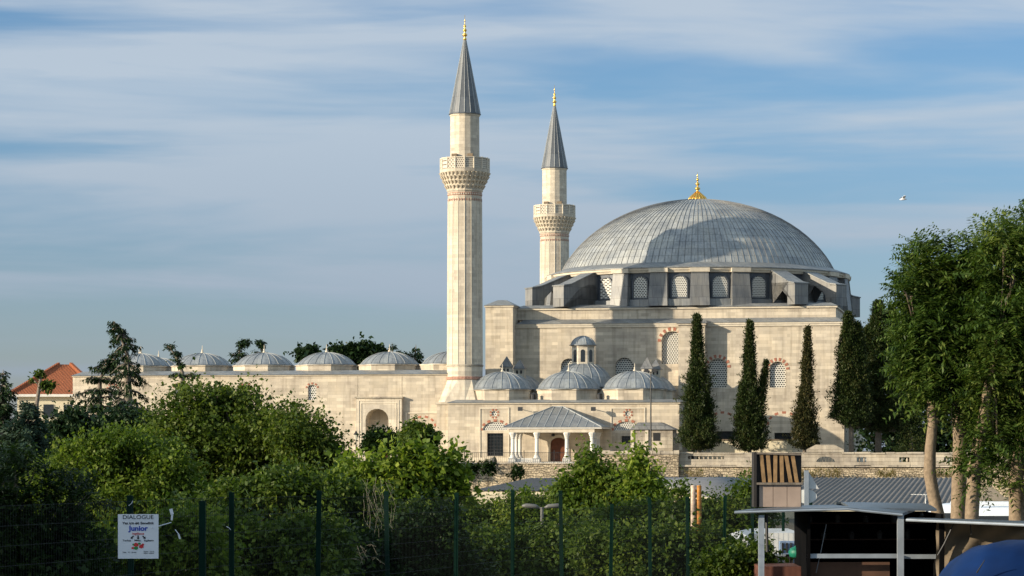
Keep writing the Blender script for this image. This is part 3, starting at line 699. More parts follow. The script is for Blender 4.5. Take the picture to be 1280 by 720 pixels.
# door
o = MB().slab(arch(ud, dw+.1, ZT+.03, zw(554,698), zw(547,698), pointed=0), VW+.2, VW+.28).build('door', 'wood_door', wing) if False else None
simple('wood_door', (.13, .042, .018), .5, var=.3, scale=4)
dz = zw(547, 698)
o = MB().slab(arch(ud, dw+.08, ZT+.03, zw(554,698), dz, pointed=0), VW+.2, VW+.27).build('door', 'wood_door', wing)
b = MB(); b.box(ud-.02, ud+.02, VW+.18, VW+.2, ZT+.05, dz-.05)
for s_ in (-1, 1):
    for z0, z1 in ((ZT+.15, ZT+.8), (ZT+.95, ZT+1.5)): b.box(ud+s_*.32-.18, ud+s_*.32+.18, VW+.17, VW+.2, z0, z1)
b.build('door_panel', 'wood_door', o)
b = MB(); voussoirs(b, ud, dw+.1, zw(554,698), dz, VW, t=.22, n=9, full=True, th=.05)
for s_ in (-1, 1): b.box(ud+s_*(dw/2+.05)-.0 if s_ > 0 else ud-dw/2-.3, ud+dw/2+.3 if s_ > 0 else ud-dw/2-.05, VW-.08, VW+.02, ZT+.02, zw(554,698)-.003)
b.build('door_frame', 'limestone_trim', o)
# wall floodlights on arms
for px in (653, 744):
    t = thing('floodlight', ('dark floodlight on a wall arm, above the left slope of the porch roof' if px < 700 else 'dark floodlight on a wall arm, above the right slope of the porch roof'), 'floodlight', (U(px,VW), VW-.02, zw(512,px)), group='floodlights on the wing wall', mosque=True)
    u, z = U(px, VW), zw(512, px)
    MB().bar((u, VW, z), (u, VW-.7, z+.08), .05).build('arm', 'iron', t)
    MB().hexa([(u-.2,VW-1.0,z-.12),(u+.2,VW-1.0,z-.12),(u+.14,VW-.68,z+.02),(u-.14,VW-.68,z+.02),(u-.2,VW-.95,z+.2),(u+.2,VW-.95,z+.2),(u+.14,VW-.68,z+.2),(u-.14,VW-.68,z+.2)]).build('lamp_head', 'iron', t)

# ------------------------------------------------------------------ entrance porch
VP = -8.0
pu0, pu1 = U(641, VP+.3), U(740, VP+.3)
porch = thing('entrance_porch', 'entrance porch with white marble columns and a grey hipped lead roof', 'porch', ((pu0+pu1)/2, -5.5, ZT), mosque=True)
zev = 1.78; e0, e1 = U(629, VP), U(752, VP); r0, r1 = U(691, VW-.35), U(704, VW-.35); zrd = ZL(508.5, r0, VW-.35)
MB().box(e0, e1, VP, VW-.13, zev-.12, zev).build('eave_board', 'marble', porch)
roof = MB().add([(e0-.06,VP-.06,zev),(e1+.06,VP-.06,zev),(e1+.06,VW-.13,zev),(e0-.06,VW-.13,zev),(r0,VW-.3,zrd),(r1,VW-.3,zrd),(r1,VW-.13,zrd),(r0,VW-.13,zrd)],
    [(0,3,2,1),(0,1,5,4),(1,2,6,5),(2,3,7,6),(3,0,4,7),(4,5,6,7)]).build('roof', 'lead', porch)
b = MB(); E = [Vector((e0,VP,zev+.02)), Vector((e1,VP,zev+.02))]; RG = [Vector((r0,VW-.3,zrd+.02)), Vector((r1,VW-.3,zrd+.02))]
for k in range(1, 12):
    t_ = k/12; p = E[0].lerp(E[1], t_); xs = p.x
    # seams run straight up the slope until they meet a hip
    s_ = 1.0
    if xs < r0: s_ = (xs-e0)/(r0-e0)
    if xs > r1: s_ = (e1-xs)/(e1-r1)
    q = Vector((xs, VP+(VW-.3-VP)*s_, zev+.02+(zrd-zev)*s_)); b.bar(p, q, .05, .05)
b.bar(E[0], RG[0], .08); b.bar(E[1], RG[1], .08); b.bar(RG[0], RG[1], .08)
for k in range(1, 6):
    t_ = k/6; yb = VP+(VW-.13-VP)*t_
    s_ = t_
    b.bar((e1, yb, zev+.02), (e1+(r1-e1)*s_, yb, zev+.02+(zrd-zev)*s_), .05)
b.build('seam', 'lead_rib', roof)
MB().box(pu0-.22, pu1+.22, VP+.1, VP+.5, zev-.42, zev-.12).build('lintel', 'limestone_trim', porch)
for x in (pu0, pu1): MB().box(x-.2, x+.2, VP+.5, VW-.14, zev-.42, zev-.12).build('lintel', 'limestone_trim', porch)
def column(x, y):
    zb_ = ZT+.14; zt_ = zev-.42
    c = MB().lathe([(.17, zb_+.55), (.16, zb_+.7), (.145, zt_-.5)], 14, x, y).build('column', 'marble', porch, smooth=True)
    MB().lathe([(.15, zt_-.5), (.18, zt_-.46), (.17, zt_-.4), (.27, zt_-.12), (.29, zt_-.1), (.29, zt_)], 8, x, y, PI/8).build('capital', 'marble', c)
    b = MB().box(x-.3, x+.3, y-.3, y+.3, zb_, zb_+.28); b.lathe([(.27, zb_+.28), (.27, zb_+.36), (.2, zb_+.44), (.21, zb_+.5), (.17, zb_+.56)], 14, x, y); b.build('column_base', 'marble', c)
for px in (641, 671, 708.5, 740): column(U(px, VP+.3), VP+.3)
for dy in (1.6, 3.1): column(pu0, VP+.3+dy); column(pu1, VP+.3+dy)
b = MB().box(pu0-.35, pu1+.35, VP-.1, VW-.12, ZT+.004, ZT+.14); b.build('step', 'marble', porch)
MB().box(pu0+.32, U(671,VP+.3)-.32, VP+.22, VP+.34, ZT+.14, ZT+.42).build('balustrade_slab', 'marble', porch)
MB().box(pu0-.06, pu0+.06, VP+.62, VW-.3, ZT+.14, ZT+.42).build('balustrade_slab', 'marble', porch)
MB().lathe([(.02,1.3),(.14,1.25),(.16,1.1),(.05,1.05)], 8, ud, -5.5).build('hanging_lamp', 'iron', porch)

# ------------------------------------------------------------------ courtyard arcade to the left
VA = -.5; AU1 = -1.2; AU0 = U(91, VA)
arc = thing('courtyard_arcade', 'long low courtyard wall of pale stone, crowned with a row of small lead domes', 'building', ((AU0+AU1)/2, 3, ZT), mosque=True)
def za(py, px): return ZL(py, U(px, VA), VA)
zae = za(469, 520)
def awin(pl, pr, pb, pt): a, b_ = U(pl,VA), U(pr,VA); return ((a+b_)/2, b_-a, za(pb,pl), za(pt,pl)-(b_-a)*.35, za(pt,pl))
A1 = awin(385, 395.5, 500, 481); A2 = awin(302, 312, 500, 481); A3 = awin(219, 229, 500, 481); A4 = awin(136, 146, 501, 482)
uf0, uf1 = U(445, VA-.4), U(502, VA-.4); pz = za(498, 470)
b = MB().skin(AU0, uf0+.1, ZT, zae, VA, [arch(*a) for a in (A1, A2, A3, A4)], .3)
bw = [(U(513,VA), za(572,520)), (U(546,VA), za(572,520)), (U(546,VA), za(541,520)), (U(513,VA), za(541,520))]
b.skin(uf1-.1, AU1, ZT, zae, VA, [bw], .25)
b.box(uf0, uf1, VA, VA+.05, pz-.3, zae); b.box(AU0, AU0+.01, VA+.31, 38, ZT, zae); b.box(AU0, AU1, 5.2, 5.3, ZT, zae); b.box(AU0+5.8, AU0+5.81, 5.31, 38, ZT, zae)
b.build('wall', 'limestone', arc)
for a in (A1, A2, A3, A4): window(arc, *a, VA, m='lattice_small', red=True, depth=.15)
grille(arc, bw[0][0], bw[1][0], bw[0][1], bw[2][1], VA, 8, 8)
xa = (bw[0][0]+bw[1][0])/2-.05; stones('arch_stone', arc, xa, 1.9, za(533,520), za(522,520), VA, t=.18, n=11, th=.012)
b = MB(); 
for q in (508, 552): x = U(q, VA); b.box(x-.06, x+.06, VA-.07, VA+.02, ZT, za(517,q))
b.box(U(508,VA)-.06, U(552,VA)+.06, VA-.071, VA+.02, za(517,510), za(517,510)+.09); b.build('frame_moulding', 'limestone_trim', arc)
MB().box(AU0-.05, AU1+.3, VA-.1, 5.4, zae, zae+.1).build('cornice', 'limestone_trim', arc)
MB().frus((AU0-.12, AU1+.3, VA-.2, 5.5), zae+.1, (AU0+.5, AU1+.3, VA+1.2, 4.6), zae+.48).build('roof', 'lead', arc)
MB().frus((AU0-.12, AU0+6.1, 5.51, 38.5), zae+.1, (AU0+.5, AU0+5.4, 5.51, 38), zae+.48).build('roof', 'lead', arc)
u1 = U(487, 3.0); zdm = zae+.45
spots = [(u1+5.6-.3, 3.0)] + [(u1-5.47*k, 3.0) for k in range(0, 6)] + [(AU0+2.9, 3.0+5.47*k) for k in range(0, 6)]
spots = [q for i, q in enumerate(spots) if q[0] > AU0+1.5 and not any(abs(q[0]-p_[0])+abs(q[1]-p_[1]) < 3.2 for p_ in spots[:i])]
for (x, y) in spots:
    MB().lathe([(2.62, zdm-.2), (2.62, zdm+.42), (2.7, zdm+.44), (2.7, zdm+.52)], 8, x, y, PI/8).build('dome_drum', 'limestone', arc)
    dome(arc, x, y, zdm+.58, 2.42, 1.03, 20)
# portal
b = MB().skin(uf0, uf1, ZT, pz, VA-.4, [arch((uf0+uf1)/2-.15, 1.95, ZT+.003, za(525,470), za(511,470), pointed=.05)], 1.6)
b.box(uf0, uf0+.01, VA-.395, VA+.0, ZT, pz); b.box(uf1-.01, uf1, VA-.395, VA+.0, ZT, pz)
po_ = b.build('portal', 'limestone_fine', arc)
MB().box(uf0-.1, uf1+.1, VA-.52, VA+.0, pz, pz+.14).build('portal_cornice', 'old_coping', po_)
b = MB()
for o_, w_ in ((.22, .05), (.42, .06)):
    b.box(uf0+o_, uf0+o_+w_, VA-.44, VA-.398, ZT, pz-o_); b.box(uf1-o_-w_, uf1-o_, VA-.44, VA-.398, ZT, pz-o_); b.box(uf0+o_, uf1-o_, VA-.439, VA-.398, pz-o_, pz-o_+w_)
b.build('portal_moulding', 'limestone_trim', po_)
xm = (uf0+uf1)/2-.15; MB().slab(arch(xm, 2.1, ZT, za(525,470), za(511,470)+.05, pointed=.05), VA+1.2, VA+1.3).build('niche_back', 'limestone_fine', po_)
MB().slab(arch(xm, 1.0, ZT+.002, ZT+1.7, ZT+2.1, pointed=0), VA+1.12, VA+1.2).build('portal_door', 'wood_door', po_)
MB().box(xm-.55, xm+.55, VA+1.1, VA+1.2, ZT+2.5, ZT+3.1).build('inscription_panel', 'marble', po_)

# ------------------------------------------------------------------ kiosk / small tomb at the right end of the wing
vk = -7.0; k0, k1 = U(789, vk), U(812, vk)
kio = thing('stone_kiosk', 'small weathered stone kiosk with a pitched stone roof beside the wing', 'kiosk', ((k0+k1)/2, -5.5, ZT), mosque=True)
def zk(py): return ZL(py, k0, vk)
b = MB().box(k0, k0+3.3, vk, vk+2.6, ZT, zk(537)); b.build('wall', 'old_coping', kio)
for x in (k0, k0+1.15): MB().box(x-.03, x+.22, vk-.08, vk, ZT, zk(537)).build('pilaster', 'limestone_trim', kio)
MB().add([(k0-.15,vk-.2,zk(537)),(k0+3.5,vk-.2,zk(537)),(k0+3.5,vk+2.8,zk(537)),(k0-.15,vk+2.8,zk(537)),(k0+.55,vk+.1,zk(528)),(k0+2.3,vk+.1,zk(528)),(k0+2.3,vk+2.3,zk(528)),(k0+.55,vk+2.3,zk(528))],
    [(0,3,2,1),(0,1,5,4),(1,2,6,5),(2,3,7,6),(3,0,4,7),(4,5,6,7)]).build('roof', 'lead_stone', kio)
MB().box(k0+1.75, k0+2.3, vk-.03, vk+.02, zk(551), zk(541)).build('window', 'dark_void', kio)
for px in (831,):
    x = U(px, vk); c = MB().box(x-.3, x+.3, vk+.3, vk+1.0, ZT, zk(539)).build('gate_pier', 'limestone_fine', kio)
    MB().frus((x-.38,x+.38,vk+.22,vk+1.08), zk(539), (x-.1,x+.1,vk+.5,vk+.8), zk(535)).build('pier_cap', 'lead_stone', c)
# end annex wall in shade beside the wing
an = thing('side_annex', 'narrow shaded stone annex with a dark door, between the wing and a cypress', 'building', (WU1+.6, 3, ZT), mosque=True)
MB().box(WU1+.02, WU1+1.3, -.5, V0-.02, ZT, ze-.6).build('wall', 'limestone', an); MB().frus((WU1+.02,WU1+1.4,-.6,V0-.02), ze-.6, (WU1+.02,WU1+.3,-.3,V0-.02), ze-.2).build('roof', 'lead', an)
MB().box(WU1+.4, WU1+.95, -.53, -.49, ZT, ZT+1.9).build('door', 'dark_void', an)
# low pale wall with coping in front of the hall
vl = -4.0; l0, l1 = U(888, vl), U(992, vl)
lw = thing('low_wall', 'low cream rendered wall with a brown coping, behind the cypresses', 'wall', ((l0+l1)/2, vl, ZT), mosque=True)
simple('cream_render', (.60, .53, .38), .85, var=.08)
MB().box(l0, l1, vl, vl+.4, ZT, ZL(550.5, l0, vl)).build('wall_panel', 'cream_render', lw)
MB().box(l0-.1, l1+.1, vl-.08, vl+.5, ZL(550.5, l0, vl), ZL(549, l0, vl)).build('coping', 'bark', lw)

# ------------------------------------------------------------------ terrace walls, parapet, railing
vr = -9.4
def course(b, x0, x1, y0, y1, z0, z1, seed=1, jit=.03):
    r = random.Random(seed); x = x0
    while x < x1-.01:
        w = min(r.uniform(.55, 1.5), x1-x); 
        if x1-(x+w) < .3: w = x1-x
        j = r.uniform(-jit, jit); k = r.uniform(-jit, jit)*.8; e = r.uniform(.004, .02)
        b.hexa([(x+e,y0+k,z0),(x+w-e,y0+k,z0),(x+w-e,y1+k,z0),(x+e,y1+k,z0),(x+e,y0+k+.02,z1+j),(x+w-e,y0+k+.02,z1+j+r.uniform(-.015,.015)),(x+w-e,y1+k,z1+j),(x+e,y1+k,z1+j)]); x += w
    return b
tw = thing('retaining_wall', 'rough rubble retaining wall below the porch terrace', 'wall', (U(560, vr), vr, ZG), mosque=True)
MB().box(U(330, vr), U(737, vr), vr, vr+.6, ZG, ZL(580, U(660,vr), vr)).build('wall_face', 'rubble', tw)
course(MB(), U(330, vr)-.02, U(737, vr), vr-.07, vr+.67, ZL(580, U(660,vr), vr), ZT+.06, 3).build('coping', 'old_coping', tw)
vq = -10.6
pw = thing('terrace_block_wall', 'higher block of rubble wall with a flat stone top, right of the porch', 'wall', (U(790, vq), vq, ZG), mosque=True)
q0, q1 = U(737, vq), U(848, vq); zq = ZL(568, q0, vq)
MB().box(q0, q1, vq, vq+1.6, ZG, zq).build('wall_face', 'rubble', pw); course(MB(), q0-.08, q1+.08, vq-.1, vq+1.7, zq, ZL(563.5, q0, vq), 4, .05).build('coping', 'old_coping', pw)
vt = -10.0
pp = thing('cemetery_parapet', 'long weathered stone parapet pierced by small openings, along the right terrace edge', 'wall', (U(1000, vt), vt, ZG), mosque=True)
def zp(py, px=1000): return ZL(py, U(px, vt), vt)
p0, p1 = U(848.5, vt), U(1420, vt)
holes = []
def ph_(a, b_, c, d_): return [(U(a,vt), zp(d_,a)), (U(b_,vt), zp(d_,a)), (U(b_,vt), zp(c,a)), (U(a,vt), zp(c,a))]
for a, b_ in ((860, 905), (1071, 1083), (1124, 1137), (1180, 1193), (1236, 1249), (1292, 1305)): holes.append(ph_(a, b_, 571.5 if a > 900 else 570, 577.5 if a > 900 else 574))
gx = U(1032, vt); gh = [(gx+.72*math.cos(a), zp(577.5)+.42*math.sin(a)) for a in [PI*k/8 for k in range(9)]]
b = MB().skin(p0, p1, zp(581.5), zp(567.5), vt, holes+[gh], .35)
b.add([(p0,vt+.35,zp(581.5)),(p1,vt+.35,zp(581.5)),(p1,vt+.35,zp(581.5)+.1),(p0,vt+.35,zp(581.5)+.1)], [(0,1,2,3)])
b.skin(p0, p1, zp(581.5), zp(567.5), vt+.35, holes+[gh], .001)
b.build('parapet', 'old_coping', pp)
b = course(MB(), p0, p1, vt-.06, vt+.42, zp(567.5), zp(565.4), 5, .035); b.build('coping', 'old_coping', pp)
g = MB(); g0, g1 = U(1008, vt), U(1055, vt)
g.slab([(g0, zp(565.2)), (g1, zp(565.2)), (g1, zp(562)), (g1-.7, zp(556)), (g0+.7, zp(556)), (g0, zp(562))], vt-.1, vt+.45)
g.build('arched_gable', 'old_coping', pp)
course(MB(), p0, p1, vt-.3, vt+.45, zp(583.5), zp(581.5), 6, .05).build('ledge', 'old_coping', pp)
MB().box(p0, p1, vt-.12, vt+.45, ZG, zp(583.5)).build('wall_face', 'rubble', pp)
b = MB()
for h in holes:
    a, c = h[0][0], h[1][0]; n = max(1, int((c-a)/.35))
    for k in range(n):
        x = a+(c-a)*(k+.5)/n; b.lathe([(.05,h[0][1]),(.09,h[0][1]+.14),(.05,h[0][1]+.28),(.08,h[2][1])], 6, x, vt+.17)
for k in range(1, 6): x = gx-.72+1.44*k/6; b.box(x-.015, x+.015, vt+.2, vt+.23, zp(577.5), zp(577.5)+.4)
b.build('opening_bars', 'old_coping', pp)
# iron railing on the terrace in front of wing and porch
rl = thing('terrace_railing', 'thin dark iron railing along the terrace in front of the porch', 'railing', (U(600, -9.0), -9.0, ZT), mosque=True)
b = MB(); ra, rb = U(470, -9.0), U(768, -9.0); n = int((rb-ra)/.16)
for k in range(n+1): x = ra+(rb-ra)*k/n; b.box(x-.009, x+.009, -9.01, -8.99, ZT, ZT+.85)
b.build('railing_bars', 'iron', rl)
b = MB(); b.box(ra, rb, -9.02, -8.98, ZT+.85, ZT+.885); b.box(ra, rb, -9.02, -8.98, ZT+.12, ZT+.145); b.build('handrail', 'iron', rl)
for k in range(9): x = ra+(rb-ra)*k/8; MB().box(x-.025, x+.025, -9.03, -8.97, ZT, ZT+1.05).build('railing_post', 'iron', rl)
# lamp pole at the kiosk
u, v = U(813.5, -9.3), -9.3
t = thing('lamp_pole', 'tall thin dark pole with two small floodlights, in front of the right small dome', 'lamp post', (u, v, ZT), mosque=True)
zt_ = ZL(465, u, v); MB().tube([(u,v,ZT),(u,v,ZT+1.0),(u,v,zt_)], [.09,.07,.045], 8).build('pole', 'iron', t)
MB().bar((u-.4,v,zt_),(u+.4,v,zt_), .06).build('cross_arm', 'iron', t)
for s_ in (-.32, .32): MB().hexa([(u+s_-.17,v-.22,zt_-.02),(u+s_+.17,v-.22,zt_-.02),(u+s_+.12,v+.05,zt_+.02),(u+s_-.12,v+.05,zt_+.02),(u+s_-.17,v-.2,zt_+.25),(u+s_+.17,v-.2,zt_+.25),(u+s_+.12,v+.05,zt_+.22),(u+s_-.12,v+.05,zt_+.22)]).build('lamp_head', 'iron', t)
# old style lanterns either side of the portal
simple('lamp_glass', (.55, .52, .42), .3, var=.1)
for px, lb in ((445, 'old style lantern post left of the courtyard portal'), (498, 'old style lantern post right of the courtyard portal, partly behind a clipped tree')):
    v = -7.5; u = U(px, v); t = thing('lantern_post', lb, 'lamp post', (u, v, ZT), group='lantern posts at the portal', mosque=True)
    zt_ = ZL(548, u, v); MB().tube([(u,v,ZT),(u,v,ZT+.4),(u,v,zt_-.1)], [.09,.05,.04], 8).build('pole', 'iron', t)
    MB().lathe([(.1,zt_-.1),(.19,zt_+.3)], 6, u, v).build('lamp_glass', 'lamp_glass', t)
    MB().lathe([(.23,zt_+.3),(.1,zt_+.48),(.03,zt_+.62)], 6, u, v).build('lamp_cap', 'iron', t)
# cat-like dark bundle: a small black bollard block by the grille window is a seated dark bag
u, v = U(618, -4.2), -4.2
t = MB().lathe([(.2,ZT),(.24,ZT+.15),(.16,ZT+.38),(.08,ZT+.5),(.02,ZT+.56)], 8, u, v); x, y = uv(u, v)
bgo = MB().lathe([(.2,ZT+.005),(.24,ZT+.15),(.16,ZT+.38),(.08,ZT+.5),(.02,ZT+.56)], 8, x, y).build('dark_bag', 'iron', org=(x,y,ZT)); tag(bgo, 'small black bag standing on the terrace below the grilled window', 'bag')
#SECTION_P3
# ------------------------------------------------------------------ far house, unseen added shade block
simple('roof_tile', (.31, .095, .036), .85, var=.25, scale=5)
m = MATS['roof_tile']; t_ = m.node_tree; wv = t_.nodes.new('ShaderNodeTexWave'); wv.inputs['Scale'].default_value = 2.2; wv.inputs['Distortion'].default_value = .6
tcx = t_.nodes.new('ShaderNodeTexCoord'); t_.links.new(tcx.outputs['Object'], wv.inputs[0]); bp = t_.nodes.new('ShaderNodeBump'); bp.inputs['Distance'].default_value = .1
t_.links.new(wv.outputs['Fac'], bp.inputs['Height']); t_.links.new(bp.outputs[0], t_.nodes['Principled BSDF'].inputs['Normal'])
D = 268; a = P(14, 494, D); c = P(125, 494, D); rp = P(81, 455.5, D+7)
hs = thing('tiled_house', 'cream house with a red tiled hipped roof, left of the courtyard wall', 'house', ((a.x+c.x)/2, D+7, ZG))
MB().box(a.x+.5, c.x-.5, D+.5, D+13.5, ZG, a.z).build('wall', 'cream_render', hs)
rf = MB().add([(a.x-.4,D,a.z),(c.x+.4,D,a.z),(c.x+.4,D+14,a.z),(a.x-.4,D+14,a.z),(rp.x-.6,D+6.7,rp.z),(rp.x+.6,D+7.3,rp.z)], [(0,3,2,1),(0,1,5,4),(1,2,5),(2,3,4,5),(3,0,4)]).build('roof', 'roof_tile', hs)
MB().box(a.x-.45, c.x+.45, D-.1, D+.15, a.z-.15, a.z+.1).build('gutter', 'marble', rf)
b = MB(); b.bar((c.x+.4,D,a.z+.05), (rp.x+.6,D+7,rp.z+.05), .3); b.bar((a.x-.4,D,a.z+.05), (rp.x-.6,D+7,rp.z+.05), .3); b.build('ridge_tiles', 'roof_tile', rf)
for k in range(4):
    x = a.x+1.6+k*2.0; w = MB().box(x-.5, x+.5, D+.42, D+.5, a.z-2.2, a.z-.9).build('window', 'glass_dark', hs)
    MB().box(x-.6, x+.6, D+.38, D+.42, a.z-2.3, a.z-2.2).build('sill', 'marble', w)
ap = thing('shade_block', 'plain rendered block added unseen left of the view to shade the foreground', 'building', (-38, 10, ZG))
b = MB().box(-48, -28, -55, 22, ZG, 8.6); b.box(-48, -28, 22.01, 49, ZG, 5.6); b.build('wall', 'cream_render', ap); b = MB().box(-48.4, -27.6, -55.4, 22.3, 8.6, 8.9); b.box(-48.4, -27.6, 22.31, 49.4, 5.6, 5.9); b.build('roof', 'old_coping', ap)  # added out of view; stepped height sets how far shade reaches over the fence
for yy in range(-50, 42, 6):
    for z in (-2.2, 1.4): MB().box(-28.0, -27.95, yy, yy+1.6, z, z+1.7).build('window', 'glass_dark', ap)

# ------------------------------------------------------------------ market roofs between street and terrace
def corrugated(m, base):
    simple(m, base, .85, metal=0, spec=.15, var=.14, scale=.8)
corrugated('zinc', (.15, .14, .13)); simple('grey_membrane', (.15, .15, .155), .75, var=.12, scale=1.2)
def roof_sheet(name, label, u0, u1, v0, z0, v1, z1, pitch=.30, amp=.05):
    t = thing(name, label, 'roof', ((u0+u1)/2, (v0+v1)/2, ZG), mosque=True, group='corrugated market roofs')
    n = int((u1-u0)/pitch)*4; vs = []; fs = []
    for k in range(n+1):
        x = u0+(u1-u0)*k/n; dz = (0, amp, amp, 0)[k % 4]
        vs += [(x, v0, z0+dz), (x, v1, z1+dz)]
    for k in range(n): fs.append((2*k, 2*k+2, 2*k+3, 2*k+1))
    s_ = MB().add(vs, fs).build('roof_sheet', 'zinc', t, rec=False)
    b = MB().box(u0+.1, u1-.1, v0+.12, v0+.3, ZG, z0-.03); b.box(u0+.1, u0+.3, v0+.3, v1-.1, ZG, min(z0,z1)-.05); b.box(u1-.3, u1-.1, v0+.3, v1-.1, ZG, min(z0,z1)-.05); b.box(u0+.1, u1-.1, v1-.3, v1-.1, ZG, z1-.05); b.build('wall', 'cream_render', t)
    return t
va, vb = -78, -46
roof_sheet('market_roof', 'broad grey corrugated metal roof on the right, behind the slatted crate panel', U(955,va), U(1195,va), va, ZL(633,U(1080,va),va), vb, ZL(597.5,U(1080,vb),vb))
va, vb = -64, -44
roof_sheet('market_roof', 'grey corrugated metal roof left of centre, below the porch terrace', U(588,va), U(775,va), va, ZL(614,U(680,va),va), vb, ZL(598,U(680,vb),vb))
roof_sheet('market_roof', 'strip of corrugated metal roof in the centre, behind the smooth grey canopy', U(777,va), U(950,va), va, ZL(606,U(860,va),va), vb, ZL(597,U(860,vb),vb))
# smooth grey canopy, slightly humped
D = 125; pts = [(770, 598, 20), (840, 601, 16), (905, 596, 14), (945, 600, 10), (945, 616, 0), (900, 620.5, 0), (868, 616, 0), (830, 604, 6)]
cv = thing('grey_canopy', 'smooth pale grey stretched canopy roof in front of the corrugated roofs', 'canopy', tuple(P(870, 562, D+6).xy)+(ZG,))
V_ = [P(x, y, D+d_) for x, y, d_ in pts]; ce = P(885, 603, D+8); ce.z += .25
n = len(V_); vs = [tuple(ce)]+[tuple(q) for q in V_]+[(q.x, q.y, q.z-.12) for q in V_]
MB().add(vs, [(0, 1+k, 1+(k+1) % n) for k in range(n)]+[(1+k, n+1+k, n+1+(k+1) % n, 1+(k+1) % n) for k in range(n)]).build('canopy_sheet', 'grey_membrane', cv, rec=False, smooth=True)
b = MB()
for q in (V_[4], V_[6], V_[0], V_[2]): b.bar((q.x, q.y+.2, ZG), (q.x, q.y+.2, q.z-.05), .1)
b.build('post', 'iron', cv)
# rubble and low garden wall under it
a = P(795, 610, 118); c = P(868, 622, 112)
t = thing('garden_wall', 'low pale rubble wall half hidden in the bushes, below the grey canopy', 'wall', ((a.x+c.x)/2, 115, ZG))
MB().hexa([(a.x,118,ZG),(c.x,112,ZG),(c.x,112.5,ZG),(a.x,118.5,ZG),(a.x,118,a.z),(c.x,112,c.z),(c.x,112.5,c.z),(a.x,118.5,a.z)]).build('wall_face', 'rubble', t)
# pyramid shed roof at the right, with white posts
simple('tan_sheet', (.27, .21, .14), .8, var=.15); simple('white_paint', (.70, .72, .74), .5, var=.06)
D = 118; a = P(1222, 632, D); c = P(1262, 632, D); ap_ = P(1238, 607, D+2)
t = thing('shed', 'small open shed with a tan pitched roof and white posts, behind the white van', 'shed', ((a.x+c.x)/2, D+2, ZG))
MB().add([(a.x,D,a.z+.2),(c.x,D,a.z+.2),(c.x,D+4,a.z+.2),(a.x,D+4,a.z+.2),(ap_.x,D+2,ap_.z)], [(0,3,2,1),(0,1,4),(1,2,4),(2,3,4),(3,0,4)]).build('roof', 'tan_sheet', t)
for x in (a.x+.1, (a.x+c.x)/2+.1, c.x-.1):
    for y in (D+.1, D+3.9): MB().box(x-.06, x+.06, y-.06, y+.06, ZG, a.z+.2).build('post', 'white_paint', t)

# ------------------------------------------------------------------ fence along the slope
simple('fence_green', (.003, .018, .012), .8, var=.2, spec=.08); simple('wire_green', (.002, .005, .004), .6, var=.2); simple('fence_grey', (.16, .17, .17), .5, var=.15, metal=.2)
FX, FY, FA, FB = -3.30, 32.0, .8249, 2.36
fence = thing('mesh_fence', 'green steel post and welded mesh fence running along the front of the bushes', 'fence', (FX, FY, ZG))
def fp(i): return Vector((FX+FA*i, FY+FB*i, 0))
def ftop(i): return {0:-.52}.get(i, -.40-.055*max(0, i+2)+(.0))
tops = {-4:-.50, -3:-.48, -2:-.50, -1:-.5, 0:-.50, 1:-.52, 2:-.56, 3:-.62, 4:-.62, 5:-.66, 6:-.92, 7:-.85, 8:-.88, 9:-.90, 10:-.92, 11:-.95, 12:-1.0}
for i in range(-5, 13):
    q = fp(i); 
    if i in (-2,): continue
    zt_ = tops.get(i, -.5)
    b = MB().frus((q.x-.03, q.x+.03, q.y-.03, q.y+.03), ZG, (q.x-.03+.05*math.sin(i*2.3), q.x+.03+.05*math.sin(i*2.3), q.y-.03, q.y+.03), zt_); b.build('post', 'fence_green', fence)
    if i == -1:
        e = P(253, 626, 31.0); MB().box(e.x-.035, e.x+.035, e.y-.035, e.y+.035, ZG, e.z).build('post', 'fence_green', fence)
for i in range(-5, 12):
    a, c = fp(i), fp(i+1); b = MB(); zt_ = min(tops.get(i,-.5), tops.get(i+1,-.5))-.06; zb_ = zt_-2.0
    for k in range(1, 48): q = a.lerp(c, k/48); b.bar((q.x,q.y,zb_), (q.x,q.y,zt_), .0028)
    for k in range(11): z = zb_+(zt_-zb_)*k/10; b.bar((a.x,a.y-.01,z), (c.x,c.y-.01,z), .0035)
    b.build('mesh_panel', 'wire_green', fence)
# sign on the fence
simple('sign_white', (.70, .72, .76), .5, var=.04); simple('ink', (.02,.02,.03), .6, var=.1); simple('ink_blue', (.02,.06,.40), .6, var=.1); simple('ink_red', (.55,.03,.03), .6, var=.1); simple('ink_green', (.03,.25,.06), .6, var=.1)
simple('ribbon', (.62,.64,.68), .5, var=.1)
DS = 25.6; sp = P(172.8, 670.5, DS); sw, sh = P(198,0,DS).x-P(147.5,0,DS).x, (698.5-643)/F*DS
sg = thing('notice_board', 'white notice with printed lettering and arrows, tied to the fence', 'sign', (sp.x, DS, sp.z-sh/2))
MB().box(sp.x-sw/2, sp.x+sw/2, DS-.006, DS+.006, sp.z-sh/2, sp.z+sh/2).build('panel', 'sign_white', sg)
def text(s, x, z, size, m, bold=0, sx=1):
    cu = bpy.data.curves.new('lettering', 'FONT'); cu.body = s; cu.size = size; cu.align_x = 'CENTER'; cu.extrude = .0008; cu.offset = bold
    o = bpy.data.objects.new('tmp', cu); C.objects.link(o); dg = bpy.context.evaluated_depsgraph_get(); dg.update()
    me = bpy.data.meshes.new_from_object(o.evaluated_get(dg)); bpy.data.objects.remove(o)
    me.materials.clear(); me.materials.append(MATS[m]); t = bpy.data.objects.new('lettering', me); C.objects.link(t); t.parent = sg
    t.rotation_euler = (R(90), 0, 0); t.scale = (sx, 1, 1); t.location = Vector((x, DS-.0085, z))-FR[sg.name]; return t
def sz(py): return (HY-py)/F*DS
text('DIALOGUE', sp.x, sz(648.6), .052, 'ink', 0, 1.15)
